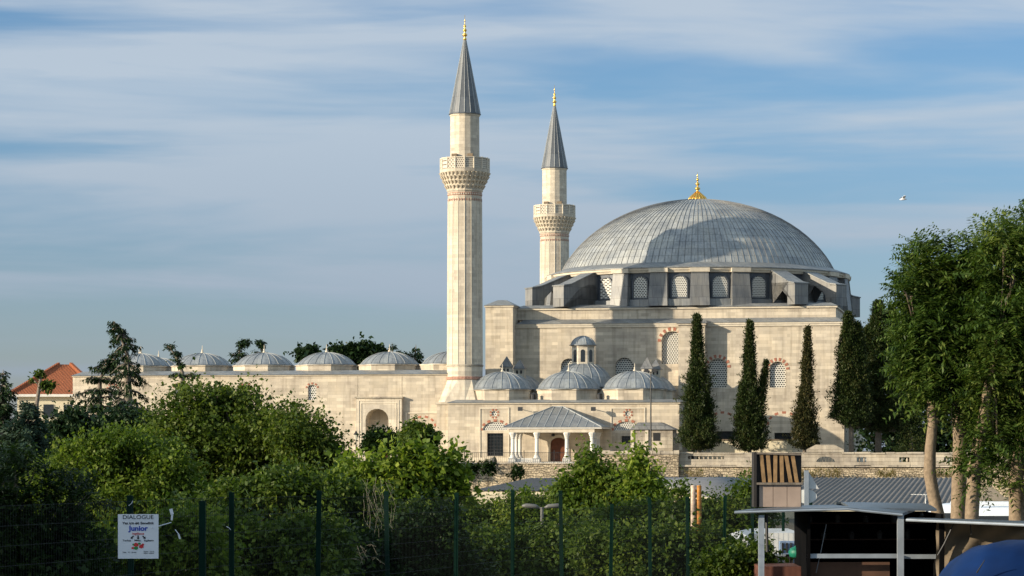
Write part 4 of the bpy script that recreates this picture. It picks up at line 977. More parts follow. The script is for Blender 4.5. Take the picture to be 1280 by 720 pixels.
text('Yaz için #6 Benefitik', sp.x, sz(655.2), .031, 'ink', .0006, 1.15)
text('Junior', sp.x+.002, sz(663.2), .066, 'ink_blue', .0022, 1.1)
text('ingilizce', sp.x, sz(668.2), .030, 'ink_red', .0004, 1.2)
text('Turkey    Malta    Ingiltere', sp.x, sz(676.5), .024, 'ink', .0003, 1.15)
text('Tarih:    01 - 30 Haz.', sp.x-.08, sz(691), .016, 'ink'); text('Telefon   212 55\nAdres   Istanbul', sp.x+.10, sz(690), .015, 'ink')
b = MB()
for dx, an_ in ((-.055, -2.36), (0, -1.57), (.055, -.78)):
    c_, s_ = math.cos(an_), math.sin(an_); z = sz(671.5); x = sp.x+dx
    f = lambda p, q: (x+p*c_-q*s_, z+p*s_+q*c_)
    b.slab([f(-.018,-.006), f(.004,-.006), f(.004,-.015), f(.022,0), f(.004,.015), f(.004,.006), f(-.018,.006)], DS-.009, DS-.0062)
b.build('arrow', 'ink', sg)
for col, prs in (('ink_red', ((-.02, 681, .022), (.03, 683, .02), (.045, 680.5, .010), (-.05, 685, .012))), ('ink_green', ((-.02, 685, .018), (.012, 679.5, .012), (-.045, 680.5, .009)))):
    b = MB()
    for dx, py, r in prs:
        b.slab([(sp.x+dx+r*(1+.25*(k % 2))*math.cos(2*PI*k/12), sz(py)+r*(1+.25*(k % 2))*.8*math.sin(2*PI*k/12)) for k in range(12)], DS-.009-(.0006 if col == 'ink_green' else 0), DS-.0062)
    b.build('drawing', col, sg)
# ribbons of torn plastic caught on the wire
for px, py, ln, an_ in ((213.5, 636, .11, -1.5), (219, 662, .10, -1.1), (283, 658, .06, -.7), (161, 632, .06, .9)):
    q = P(px, py, DS+.6 if px < 260 else DS+4.4); d_ = Vector((math.cos(an_), 0, math.sin(an_)))
    b = MB(); b.bar(q, q+d_*ln*.5+Vector((.01,0,0)), .03, .004); b.bar(q+d_*ln*.5+Vector((.01,0,0)), q+d_*ln, .018, .004)
    o = b.build('plastic_ribbon', 'ribbon', org=q)
    tag(o, {213.5:'white plastic ribbon knotted on the wire right of the notice', 219:'thin white ribbon hanging slanted right of the notice', 283:'small white plastic scrap caught beside the second fence post', 161:'little pale scrap caught above the notice'}[px], 'plastic scrap', 'plastic scraps caught on the fence')
q = P(190, 660, DS-.03); w_ = P(214, 653, DS+.5)
tag(MB().bar(q, w_, .006).build('white_string', 'ribbon', org=q), 'white string tied from the notice to the ribbon on its right', 'string')

# rusty poles
simple('rust', (.42, .18, .04), .8, var=.35, scale=14); simple('white_rust', (.55, .42, .32), .75, var=.35, scale=14)
for px, mt_, lb in ((866.5, 'white_rust', 'pale flaking pole, left of a close pair among the bushes'), (873.8, 'rust', 'orange rusty pole, right of a close pair among the bushes')):
    q = P(px, 608.5, 54); b = MB().tube([(q.x,54,ZG),(q.x,54,q.z)], .048, 12); b.lathe([(.05,q.z),(.055,q.z+.01),(.03,q.z+.03)], 12, q.x, 54)
    tag(b.build('steel_pole', mt_, org=(q.x,54,ZG), smooth=False), lb, 'pole', 'steel poles in the bushes')
# double headed street lamp among the trees
q = P(677.5, 634, 62); t = thing('street_lamp', 'grey double headed street lamp standing among the trees', 'street lamp', (q.x, 62, ZG))
simple('lamp_grey', (.15,.15,.14), .5, var=.1)
MB().tube([(q.x,62,ZG),(q.x,62,q.z)], [.06,.04], 10).build('pole', 'lamp_grey', t)
for s_ in (-1, 1):
    MB().tube([(q.x,62,q.z-.03),(q.x+s_*.1,62,q.z+.0)], .02, 6).build('arm', 'lamp_grey', t)
    MB().tube([(q.x+s_*.06,62,q.z-.01),(q.x+s_*.14,62,q.z+.02),(q.x+s_*.36,62,q.z+.035),(q.x+s_*.46,62,q.z+.03)], [.02,.05,.055,.02], 10).build('lamp_head', 'lamp_grey', t, smooth=True)
# ------------------------------------------------------------------ stall
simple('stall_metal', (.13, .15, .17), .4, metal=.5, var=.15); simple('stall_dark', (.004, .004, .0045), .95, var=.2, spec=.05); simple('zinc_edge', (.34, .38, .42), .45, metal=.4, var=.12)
D = 48; k = D/F
a, c = P(918, 638, D), P(1128, 641, D)
st = thing('market_stall', 'dark open market stall with a thin grey metal roof on posts', 'stall', ((a.x+c.x)/2, D+1.5, ZG))
# roof: left tip, ridge up to the middle, shallow fall to the right
q = [P(918,638.5,D), P(1000,636,D), P(1060,634.5,D), P(1128,641.5,D)]; rr = [P(940,636,D+2.6), P(1010,631.5,D+3), P(1065,630.3,D+3), P(1150,633,D+3)]
vs = [tuple(p_) for p_ in q+rr]; n = 4; lo = [(x, y, z-.05) for x, y, z in vs]
MB().add(vs+lo, [(i,i+1,n+i+1,n+i) for i in range(3)]+[(8+i,8+n+i,8+n+i+1,8+i+1) for i in range(3)]+[(i,8+i,8+i+1,i+1) for i in range(3)]+[(4+i,5+i,13+i,12+i) for i in range(3)]+[(0,4,12,8),(3,11,15,7)]).build('roof', 'stall_metal', st)
MB().tube([p_+Vector((0,-.01,-.03)) for p_ in q], .022, 6).build('roof_edge', 'zinc_edge', st)
# barrel section at the right of the roof
b = MB(); c0, c1 = P(1062,0,D), P(1182,0,D); prof_ = []
for kk in range(9):
    t_ = kk/8; prof_.append((D+.9+2.4*t_, sz(0)*0 + (HY-(640-9.5*math.sin(PI*min(1,t_*.6+.15))))/F*D))
vs = [(c0.x+.12*abs(1), y, z) for y, z in prof_]+[(c1.x, y+.1, z-.03) for y, z in prof_]; n = 9
b.add(vs+[(x,y,z-.04) for x,y,z in vs], [(i,i+1,n+i+1,n+i) for i in range(8)]+[(2*n+i,3*n+i,3*n+i+1,2*n+i+1) for i in range(8)]+[(i,2*n+i,2*n+i+1,i+1) for i in range(8)]+[(n+i,n+i+1,3*n+i+1,3*n+i) for i in range(8)]+[(0,n,3*n,2*n),(n-1,3*n-1,4*n-1,2*n-1)])
b.build('barrel_roof', 'stall_metal', st)
for px, w in ((952.5, .10), (1127, .11)): x = P(px,0,D).x; MB().box(x-w/2, x+w/2, D+.1, D+.2, ZG, (HY-640)/F*D-.06).build('post', 'zinc_edge', st)
x0, x1 = P(1008,0,D+.6).x, P(1170,0,D+.6).x; zt_ = (HY-642)/F*D-.02
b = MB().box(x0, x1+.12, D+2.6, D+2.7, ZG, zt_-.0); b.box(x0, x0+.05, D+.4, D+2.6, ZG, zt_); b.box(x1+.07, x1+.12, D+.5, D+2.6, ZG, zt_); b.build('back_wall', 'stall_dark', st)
MB().box(x0, P(1127,0,D).x, D+.45, D+.5, (HY-699)/F*D, (HY-693.5)/F*D).build('counter_rail', 'zinc_edge', st)
MB().box(P(1135,0,D).x, x1+.3, D+.55, D+.6, (HY-700)/F*D, (HY-694.5)/F*D).build('counter_rail', 'zinc_edge', st)
simple('brown_board', (.10, .05, .03), .7, var=.2)
MB().box(x0+.06, P(1120,0,D).x, D+.8, D+.85, ZG, (HY-705)/F*D).build('counter_front', 'brown_board', st)
b = MB()
for z_ in (-1.35, -1.65): b.box(x0+.1, x1+.2, D+2.2, D+2.58, z_-.02, z_)
b.build('shelf', 'brown_board', st)
rg = random.Random(4)
simple('jar', (.10,.09,.08), .4, var=.4)
for kk in range(9):
    x = x0+.25+kk*.26; z_ = -1.65 if kk % 2 else -1.35; h_ = rg.uniform(.12,.2)
    tag(MB().lathe([(.05,z_+.002),(.055,z_+h_*.7),(.03,z_+h_*.85),(.03,z_+h_)], 8, x, D+2.38).build('jar', 'jar', org=(x,D+2.38,z_)), 'dim jar on the shelves at the back of the dark stall', 'jar', 'jars at the back of the stall')
MB().tube([P(1033,655,D+.7), P(1026,690,D+.7), P(1020,716,D+.7)], .007, 5).build('rope', 'zinc_edge', st)
b = MB(); a = P(958,642,D+.3); b.tube([a, P(959,690,D+.3)], .03, 6); b.build('hanging_strap', 'iron', st)
# second awning to the right and mesh tarpaulin under it
t = thing('side_awning', 'flat grey awning right of the stall with a sagging tan mesh tarpaulin', 'awning', (P(1225,0,46).x, 47.5, ZG))
e = [P(1133,648,D-.6), P(1300,655,45)]; f_ = [P(1140,646.5,D+1.4), P(1310,652,48)]
MB().hexa([e[0]-Vector((0,0,.05)), e[1]-Vector((0,0,.05)), f_[1]-Vector((0,0,.05)), f_[0]-Vector((0,0,.05)), e[0], e[1], f_[1], f_[0]]).build('roof', 'stall_metal', t)
MB().tube([e[0]+Vector((0,-.01,-.03)), e[1]+Vector((0,-.01,-.03))], .022, 6).build('roof_edge', 'zinc_edge', t)
simple('tarp', (.20, .155, .105), .85, var=.25, scale=2.5)
b = MB(); nu, nv = 26, 14; vs = []
for j in range(nv+1):
    for i in range(nu+1):
        s_, r_ = i/nu, j/nv; p_ = P(1171+s_*122, 652+1.5*s_+r_*(74-40*s_*.9), D-.5+.0*r_)
        ph = 9*s_+4*r_; p_.y += .035*math.sin(ph*1.9+r_*3)+.02*math.sin(11*r_-6*s_)+.012*math.sin(23*s_+9*r_)+.10*math.sin(PI*r_)
        vs.append(tuple(p_))
b.add(vs, [(j*(nu+1)+i, j*(nu+1)+i+1, (j+1)*(nu+1)+i+1, (j+1)*(nu+1)+i) for j in range(nv) for i in range(nu)])
b.build('tarpaulin', 'tarp', t, smooth=True, rec=False)
b = MB(); b.tube([P(1192,655,D-.8), P(1180,680,D-.75), P(1172,694,D-.7)], .012, 5); b.tube([P(1213,655,D-.8), P(1214,668,D-.8)], .01, 5); b.build('cord', 'iron', t)
MB().box(P(1171,0,D).x-.04, P(1171,0,D).x+.04, D-.6, D-.5, ZG, (HY-652)/F*D).build('post', 'stall_dark', t)
# slatted crate panel on the stall roof
simple('plywood', (.33, .25, .20), .75, var=.1, scale=5); simple('slat_wood', (.27, .165, .075), .75, var=.3, scale=8); simple('char', (.02,.017,.015), .8, var=.3)
D2 = D+1.9; ZC = -1.055; a0, a1 = P(945.5,0,D2).x, P(1002,0,D2).x; z = lambda py: (HY-py)/F*D2
cr_ = thing('slatted_crate', 'tall crate standing on the stall roof, slatted wood above and plain boards below', 'crate', ((a0+a1)/2, D2+.1, ZC))
MB().box(a0, a1, D2+.03, D2+.35, ZC, z(566)).build('back_board', 'char', cr_)
for kk in range(3): w = (a1-a0-.06)/3; MB().box(a0+.05+w*kk+.004, a0+.05+w*(kk+1)-.004, D2, D2+.028, ZC+.004, z(606)).build('board', 'plywood', cr_)
for kk in range(6):
    x = a0+.12+(a1-a0-.2)*kk/5.35; ln = (.03, .025, 0, .01, .05, .045)[kk]
    MB().hexa([(x-.045+ln,D2-.02,z(603)),(x+.022+ln,D2-.02,z(603)),(x+.022+ln,D2+.028,z(603)),(x-.045+ln,D2+.028,z(603)),(x-.04-ln*.9,D2-.02,z(568)),(x+.027-ln*.9,D2-.02,z(568)),(x+.027-ln*.9,D2+.028,z(568)),(x-.04-ln*.9,D2+.028,z(568))]).build('slat', 'slat_wood', cr_)
MB().bar((a0,D2-.04,z(604.5)), (a1+.02,D2-.04,z(604.5)), .04).build('cross_bar', 'bark_grey', cr_); MB().bar((a0,D2-.03,z(566.5)), (a1,D2-.03,z(568)), .035).build('cross_bar', 'bark_grey', cr_)
MB().box(a0-.05, a0, D2-.05, D2+.4, ZC, z(565)).build('side_board', 'char', cr_)
# road signs seen from behind
D3 = 56; x = P(1008,0,D3).x; t = thing('road_sign', 'grey sign post with the bare backs of a triangular and a round road sign', 'road sign', (x, D3, ZG))
MB().box(x-.045, x+.045, D3-.03, D3+.03, ZG, (HY-588)/F*D3).build('post', 'zinc_edge', t)
simple('sign_back', (.62,.62,.60), .5, var=.06)
b = MB(); xc = x; 
def zz(py): return (HY-py)/F*D3
b.slab([(x-.02,zz(611)),(x+.26,zz(611)),(x+.05,zz(590)),(x-.02,zz(590))], D3+.035, D3+.045); b.build('triangle_plate', 'sign_back', t)
b = MB(); b.slab([(x-.0+.22*math.cos(a_), zz(620.5)+.145*math.sin(a_)) for a_ in [2*PI*k_/24 for k_ in range(24)]], D3+.035, D3+.045); b.build('round_plate', 'sign_back', t)
# white vans behind, blue van in front
simple('van_white', (.62,.66,.70), .3, var=.04); simple('van_blue', (.001,.015,.07), .65, var=.25, scale=2, spec=.15); simple('rubber', (.02,.02,.02), .8); simple('car_glass', (.03,.035,.04), .1, spec=.7)
def van(label, loc, rz, m, L=4.6, Wd=1.9, Hh=2.0, curve=.28, ant=False):
    t = thing('parked_van', label, 'van', loc, rz); local_frame(t)
    sec = []   # body sections along x
    for xx, h0, hh, ww in ((-L/2,.45,Hh*.90,.90),(-L/2+.15,.35,Hh*.97,.97),(-L/2+1.2,.35,Hh,1),(L*.12,.35,Hh,1),(L*.24,.35,Hh*.96,.99),(L*.36,.35,Hh*.60,.97),(L/2-.15,.38,Hh*.5,.94),(L/2,.45,Hh*.42,.88)):
        w = Wd/2*ww; pr = [(-w,h0),(-w,hh*.55),(-w*.93,hh-curve),(-w*.78,hh-.06),(-w*.4,hh),(w*.4,hh),(w*.78,hh-.06),(w*.93,hh-curve),(w,hh*.55),(w,h0)]
        sec.append([(xx,y,z) for y, z in pr])
    n = 10; vs = [q for s_ in sec for q in s_]; fs = [(j*n+k,j*n+(k+1) % n,(j+1)*n+(k+1) % n,(j+1)*n+k) for j in range(len(sec)-1) for k in range(n)]
    fs += [tuple(range(n)), tuple((len(sec)-1)*n+k for k in range(n))]
    body = MB().add(vs, fs).build('body', m, t, smooth=True)
    for s_ in (-1, 1):
        MB().add([(-L/2+.5,s_*(Wd/2+.004),Hh*.56),(L*.2,s_*(Wd/2+.004),Hh*.56),(L*.2,s_*(Wd/2*.945),Hh-.3),(-L/2+.5,s_*(Wd/2*.945),Hh-.3)], [(0,1,2,3)]).build('side_window', 'car_glass', t)
        for xx in (-L*.3, L*.3):
            b = MB(); q = [(xx+.33*math.cos(a_), .33+.33*math.sin(a_)) for a_ in [2*PI*k_/20 for k_ in range(20)]]; b.slab(q, s_*Wd/2-.12, s_*Wd/2+.06); wh = b.build('wheel', 'rubber', t)
            MB().slab([(xx+.2*math.cos(a_), .33+.2*math.sin(a_)) for a_ in [2*PI*k_/16 for k_ in range(16)]], s_*(Wd/2+.065)-.01, s_*(Wd/2+.065)+.01).build('rim', 'zinc_edge', wh)
        MB().box(L/2-.06, L/2+.01, s_*.6-.14, s_*.6+.14, .62, .8).build('headlight', 'lamp_glass', t)
    MB().add([(L*.245,-Wd*.42,Hh*.95),(L*.245,Wd*.42,Hh*.95),(L*.362,Wd*.43,Hh*.61),(L*.362,-Wd*.43,Hh*.61)], [(0,1,2,3)]).build('windscreen', 'car_glass', t)
    b = MB()
    for s_ in (-1, 1): b.box(-L/2+.5, L*.1, s_*Wd*.33-.02, s_*Wd*.33+.02, Hh-.0, Hh+.05)
    b.build('roof_rail', m, t)
    if ant: MB().tube([(.2,-.55,Hh-.05),(.1,-.6,Hh+.3)], [.012,.006], 5).build('aerial', 'iron', t)
    return t
t = thing('covered_car', 'car under a deep blue tarpaulin, its rounded top filling the bottom right corner', 'car cover', (P(1275,0,42).x, 42, ZG))
x0, x1, y0, y1 = P(1150,0,42).x, P(1420,0,42).x, 41.2, 43.4; zm = (HY-680.5)/F*41.8; b = MB(); nu, nv = 30, 16; vs = []
for j in range(nv+1):
    for i in range(nu+1):
        a_, c_ = -1+2*i/nu, -1+2*j/nv; ex = (1-abs(a_)**2.6)**.5 if abs(a_) < 1 else 0; ey = (1-abs(c_)**3.2)**.5 if abs(c_) < 1 else 0
        z_ = ZG+.05+(zm-ZG)*ex**.9*ey**.6; wr = .018*math.sin(9*a_+3*c_)+.012*math.sin(21*a_-8*c_)
        vs.append(((x0+x1)/2+(x1-x0)/2*a_, (y0+y1)/2+(y1-y0)/2*c_, z_+wr))
b.add(vs, [(j*(nu+1)+i, j*(nu+1)+i+1, (j+1)*(nu+1)+i+1, (j+1)*(nu+1)+i) for j in range(nv) for i in range(nu)]); b.build('tarpaulin_cover', 'van_blue', t, smooth=True, rec=False)
q = P(1221, 716, 41.3); MB().tube([q, P(1226,708,41.25), P(1231,700,41.2)], [.012,.01,.006], 5).build('aerial', 'iron', t)
q = P(1205, 632, 88); van('white van parked behind the tree trunks', (q.x, 88, ZG), R(170), 'van_white', L=4.4, Hh=-ZG+(HY-629)/F*88)
q = P(1300, 632, 84); van('white van with a roof rack at the right edge, nose to the other white van', (q.x, 85, ZG), R(-8), 'van_white', L=4.6, Hh=-ZG+(HY-633)/F*84)
# tv aerial
q = P(1157, 618, 96); t = thing('tv_aerial', 'thin metal television aerial in front of the right corrugated roof', 'aerial', (q.x, 96, ZG))
MB().tube([(q.x,96,ZG),(q.x,96,q.z)], .022, 6).build('mast', 'sign_back', t); b = MB(); b.bar((q.x-.5,96,q.z),(q.x+.25,96,q.z-.03), .025)
for kk in range(7): x = q.x-.48+kk*.11; b.bar((x,95.75,q.z),(x,96.25,q.z), .012)
b.build('boom', 'sign_back', t)
# white curved panel shelter and clutter left of the stall
D4 = 57; t = thing('white_tent', 'low curved white sheeting with one grey stripe, behind the fence left of the stall', 'tent', (P(940,0,D4).x, D4+1, ZG))
xs = [P(885+115*k_/14, 0, D4).x for k_ in range(15)]; top = [(HY-(694-28*math.sin(PI/2*min(1, k_/9))+0*k_))/F*D4 for k_ in range(15)]
for nm, i0, i1, m_ in (('sheet', 0, 6, 'sign_back'), ('stripe', 6, 8, 'zinc_edge'), ('sheet', 8, 14, 'sign_back')):
    vs = []; 
    for i in range(i0, i1+1): vs += [(xs[i],D4,ZG+.3),(xs[i],D4,top[i]),(xs[i],D4+2.5,top[i]+.02),(xs[i],D4+2.5,ZG+.3)]
    MB().add(vs, [(4*i+k_,4*i+4+k_,4*i+5+k_,4*i+1+k_) for i in range(i1-i0) for k_ in range(3)]+[(0,1,2,3)]+[tuple(4*(i1-i0)+k_ for k_ in range(4))]).build(nm, m_, t)
simple('teal_plastic', (.01,.17,.11), .5, var=.15); simple('terracotta', (.12,.045,.03), .8, var=.3)
q = P(1000, 690, 50.5)
o = MB().lathe([(.05,q.z-.11),(.14,q.z-.09),(.17,q.z),(.13,q.z+.07),(.06,q.z+.10),(.03,q.z+.13)], 12, q.x-.05, 50.5).build('plastic_bag', 'teal_plastic', org=(q.x-.05,50.5,q.z-.11), smooth=True); tag(o, 'knotted teal plastic bag left of the dark stall', 'bag')
q = P(976, 716, 49.5); t = thing('brick_planter', 'low reddish brick planter at the foot of the stall', 'planter', (q.x, 50, ZG))
MB().box(P(950,0,49.5).x, P(1008,0,49.5).x, 49.5, 51, ZG, (HY-708)/F*49.5).build('box', 'terracotta', t)
simple('crate_blue', (.20,.28,.42), .6, var=.2)
for i, (px, py) in enumerate(((985, 684), (992, 700), (978, 700))):
    q = P(px, py, 53); b = MB(); w = .17
    b.box(q.x-w,q.x+w,52.8,53.1,q.z-.13,q.z+.12); o = b.build('plastic_crate', 'crate_blue' if i != 2 else 'zinc_edge', org=(q.x,52.95,q.z-.13)); 
    b2 = MB()
    for kk in range(4): b2.box(q.x-w+.03+kk*.08, q.x-w+.06+kk*.08, 52.78, 52.8, q.z-.1, q.z+.09)
    b2.build('crate_slot', 'char', o)
    tag(o, ('pale blue crate, topmost of the small pile left of the stall','pale blue crate at the bottom right of the small pile left of the stall','grey crate at the bottom left of the small pile left of the stall')[i], 'crate', 'crates left of the stall')
tb_ = MB().box(P(965,0,53).x, P(1003,0,53).x, 52.5, 53.3, ZG, (HY-708.5)/F*53); tag(tb_.build('stone_block', 'old_coping', org=(P(984,0,53).x,52.9,ZG)), 'rough stone block under the pile of crates', 'stone block')
# gull
q = P(1129, 249, 140); t = thing('seagull', 'white gull flying in the sky right of the dome', 'bird', tuple(q)); simple('gull', (.8,.8,.8), .6, var=.05)
b = MB().tube([q+Vector((-.18,0,-.02)), q+Vector((-.05,0,0)), q+Vector((.08,0,.01)), q+Vector((.18,0,0))], [.02,.06,.055,.015], 8); b.build('body', 'gull', t, smooth=True)
for s_ in (-1,1): MB().add([q+Vector((-.06,s_*.03,.03)), q+Vector((.08,s_*.03,.03)), q+Vector((.1,s_*.35,.16)), q+Vector((-.02,s_*.36,.16)), q+Vector((-.1,s_*.7,.08))], [(0,1,2,3),(3,2,4)]).build('wing', 'gull', t)
#SECTION_P4
# ------------------------------------------------------------------ vegetation
def tree(name, label, cat, D, lobes, n, m, gz=ZG, tr=.16, bark='bark', group=None, base_px=None, kind='leaf', seed=1, fork=.5, **kw):
    lb = plobes(D, lobes); bx = P(base_px, 0, D).x if base_px else sum(l[0] for l in lb)/len(lb)
    t = thing(name, label, cat, (bx, D, gz), group=group)
    if kind == 'frond': fronds(t, lb, n, m, seed=seed, **kw)
    else: crown(t, lb, n, m, seed=seed, **kw)
    trunk(t, (bx, D, gz), lb, tr, bark, seed=seed, fork=fork)
    return t
# right hand trees with pinnate leaves: four trunks, each tree its own crown
D = 58
def rtree(label, trunkpts, rads, lobes, n, seed, D=58):
    pts = [P(x, y, D) for x, y in trunkpts]; pts[0].z = ZG
    t = thing('ailanthus_tree', label, 'tree', (pts[0].x, D, ZG), group='trees with feathery leaves on the right')
    lb = plobes(D, lobes, depth=.8)
    fronds(t, lb, int(n*1.25), 'leaf_frond', flen=.58, pairs=8, leaf=.14, seed=seed, wide=.19, shell=.4, thr=-.25)
    rads = [q*.88 for q in rads]; b = MB(); b.tube(pts, rads, 12)
    top = pts[-1]; rg = random.Random(seed); b.build('trunk', 'bark_pale', t, smooth=True); b = MB()
    b.tube([pts[-2]-Vector((0,0,0)), pts[-2]+Vector((.12,-.05,.1))], [rads[-2]*.7, rads[-2]*.5], 8)
    for l in lb:
        c = Vector(l[:3])-Vector((0,0,.25*l[5])); b.tube([top-Vector((0,0,.15)), top.lerp(c,.5)+Vector((0,0,.15)), c], [rads[-1]*.5, rads[-1]*.25, .02], 7)
        for q in range(4):
            e = c+Vector((rg.uniform(-.6,.6)*l[3], rg.uniform(-.5,.5)*l[4], rg.uniform(-.3,.4)*l[5])); b.tube([top.lerp(c,.6), c.lerp(e,.5), e], [.025,.018,.008], 5)
    b.build('branches', 'bark', t, smooth=True)
    return t
rtree('leftmost tree of the right group, its trunk kinked above the stall roof', [(1174,700),(1173,645),(1166,615),(1162,590),(1163,560),(1166,530),(1163,500)], [.22,.16,.15,.15,.135,.12,.11],
      [(1156,460,26,34),(1172,430,34,40),(1143,430,20,30),(1180,485,28,24),(1156,392,26,32),(1136,365,15,16)], 1150, 11)
rtree('tree with the tallest pale trunk, second from the left in the right group', [(1198,700),(1198,640),(1199,590),(1200,550),(1196,500),(1191,455),(1188,420)], [.23,.19,.18,.17,.155,.12,.10],
      [(1200,375,44,42,.5),(1166,345,30,28),(1225,400,46,46,1.2),(1156,322,16,12),(1192,325,32,22),(1170,380,42,36),(1225,330,30,26),(1210,438,34,22,1.3)], 2600, 12, D=58.7)
rtree('third trunk from the left, leaning right beside the tallest one', [(1212,700),(1215,640),(1218,590),(1224,550),(1230,520),(1234,490),(1241,450),(1250,405)], [.21,.17,.165,.15,.13,.11,.08,.045],
      [(1256,450,44,46,.6),(1238,478,30,26,-.2),(1240,508,34,26,1.2),(1265,400,46,50),(1270,340,40,40),(1240,545,24,20),(1285,500,36,46),(1258,300,20,22),(1215,585,16,16)], 2300, 13, D=57.4)
rtree('rightmost tree of the right group, cut by the edge of the photo', [(1272,700),(1271,640),(1270,600),(1276,560),(1285,520)], [.24,.20,.19,.16,.13],
      [(1290,540,45,45),(1300,420,50,80),(1292,310,36,44),(1330,360,60,90),(1290,266,20,20),(1260,575,30,16),(1300,600,28,18),(1340,500,55,60)], 2600, 14, D=60)
# cypresses on the terrace
def cypress(label, D, cols, gz=ZT, seed=1, n=2600, m='cypress', trunkw=.16, clear=0.0, tuft=.26, lean=0):
    """cols: list of (px, py_top, py_bottom, max half width px)"""
    rg = np.random.default_rng(seed); P0 = P(cols[0][0], cols[0][2], D); t = thing('cypress_tree', label, 'tree', (P0.x, D, gz), group='cypresses on the terrace')
    PP, DD, TT = [], [], []
    for ci, (px, pt, pb, hw, *more) in enumerate(cols):
        a, b_ = P(px, pb, D), P(px+(more[0] if more else 0), pt, D); Hh = b_.z-a.z; rw = hw/F*D; k = int(n*(Hh*rw)/(10*1.2))
        s = rg.random(k)**.85; prof = rw*np.minimum(1, (s*7+.35))*np.clip(1.18*(1-s)**1.15 if clear == 0 else (1-s)**.7*1.1, .05, 1)
        th = rg.random(k)*2*PI; lump = 1+.26*np.sin(th*2+s*13+ci*2+seed)+.20*np.sin(th*4-s*27+seed*2)+.16*np.sin(s*43+th*3)
        rr = prof*lump*(.55+.5*rg.random(k)**.4); out_ = rg.random(k) < .09; rr = np.where(out_, rr*1.3+.16, rr)
        x = a.x+(b_.x-a.x)*s+rr*np.cos(th); y = D+rr*np.sin(th); z = a.z+Hh*s
        c = np.stack([x,y,z],1); tone = .5+.5*np.sin(th*4+s*30+seed)*np.sin(s*21+th*2)
        per = 9; d = np.stack([np.cos(th)*.55, np.sin(th)*.55, np.ones(k)],1)[:,None,:]+rg.normal(size=(k,per,3))*.45
        pp = c[:,None,:]+rg.normal(size=(k,per,3))*tuft*.36; PP.append(pp.reshape(-1,3)); DD.append(d.reshape(-1,3)); TT.append(np.repeat(tone,per))
        b2 = MB()
    PP = np.concatenate(PP); DD = np.concatenate(DD)
    L = tuft*.8*(.5+.7*rg.random(len(PP))); leaf_mesh('foliage', PP, DD, L, L*.2, m, t, seed=seed, clump=np.concatenate(TT))
    b = MB()
    for (px, pt, pb, hw, *more) in cols:
        a, b_ = P(px, pb, D), P(px+(more[0] if more else 0), pt+8, D); b.tube(([(a.x,D,gz-.1)] if px == cols[0][0] else [])+[(a.x,D,a.z),tuple(b_)], ([trunkw*1.1] if px == cols[0][0] else [])+[trunkw, .03], 8)
    b.build('trunk', 'bark_grey', t, smooth=True); return t
cypress('broad based dark cypress, leftmost of the terrace cypresses', 212, [(874,395,563,19,-3),(866,480,562,14),(884,500,562,12)], seed=21, n=3600)
cypress('forked cypress with two side tips, in the middle of the terrace', 212, [(937,403,563,15,0),(945,452,540,7,13),(930,480,563,13,-2),(945,500,563,14)], seed=22, n=3600)
cypress('slimmest brownish cypress, standing alone against the hall wall', 212, [(1006,410,560,12,4),(1003,495,561,13),(1012,515,561,11)], seed=23, n=3300, m='cypress_brown')
cypress('tall cypress with a bare pale trunk at the right corner of the hall', 213, [(1064,392,535,19,-4),(1058,440,530,14),(1072,405,535,15)], seed=24, n=3600, clear=1, trunkw=.2)
cypress('bulky round topped cypress just right of the hall corner', 216, [(1098,378,540,27,0),(1085,410,535,18),(1115,385,540,24)], seed=25, n=3600, clear=1, trunkw=.25)
cypress('small low cypress behind the parapet, right of the bulky one', 214, [(1139,500,567,16)], seed=26, n=3600, clear=1)
tree('evergreen_tree', 'dark evergreen mass behind the parapet, filling the gap under the bulky cypress', 'tree', 226, [(1110,540,30,26),(1150,520,40,40),(1190,540,40,30),(1230,530,40,35),(1275,520,40,50),(1085,552,14,16),(1105,560,22,16),(1135,562,24,16),(1165,560,24,18),(1200,560,30,18)], 2200, 'needle', gz=ZT, seed=27, leaf=.4, per=12, spread=.5)
tree('evergreen_tree', 'dark evergreen behind the right hand trees, far right of the terrace', 'tree', 236, [(1130,450,40,50),(1180,470,40,50),(1150,410,30,34),(1240,470,50,60),(1290,430,50,70)], 2000, 'needle', gz=ZT, seed=28, leaf=.45, per=12, spread=.5)
# clipped trees by the portal, shrubs on the wall
tree('clipped_tree', 'dark round clipped tree in front of the courtyard portal', 'tree', 213, [(478,552,20,15),(492,556,14,12),(465,556,12,12)], 700, 'leaf_dark', gz=ZT, seed=31, leaf=.28, per=10, spread=.25, tr=.12)
tree('clipped_tree', 'round green tree in front of the blind arch, right of the portal', 'tree', 205, [(520,548,20,17),(533,556,12,12)], 600, 'leaf_mid', gz=ZT-1, seed=32, leaf=.3, per=10, spread=.28, tr=.12)
for i, (px, py, r, lb) in enumerate(((609, 586, 8, 'small round shrub at the wall foot, left of the porch'), (591, 588, 5.5, 'tiny dark shrub, leftmost at the foot of the terrace wall'), (647, 592, 6, 'low grey shrub at the wall foot in front of the porch corner'))):
    tree('wall_shrub', lb, 'shrub', 211, [(px,py,r,r)], 120, 'leaf_dark', seed=33+i, leaf=.22, per=9, spread=.18, tr=.04, gz=ZG, group='shrubs at the terrace wall')
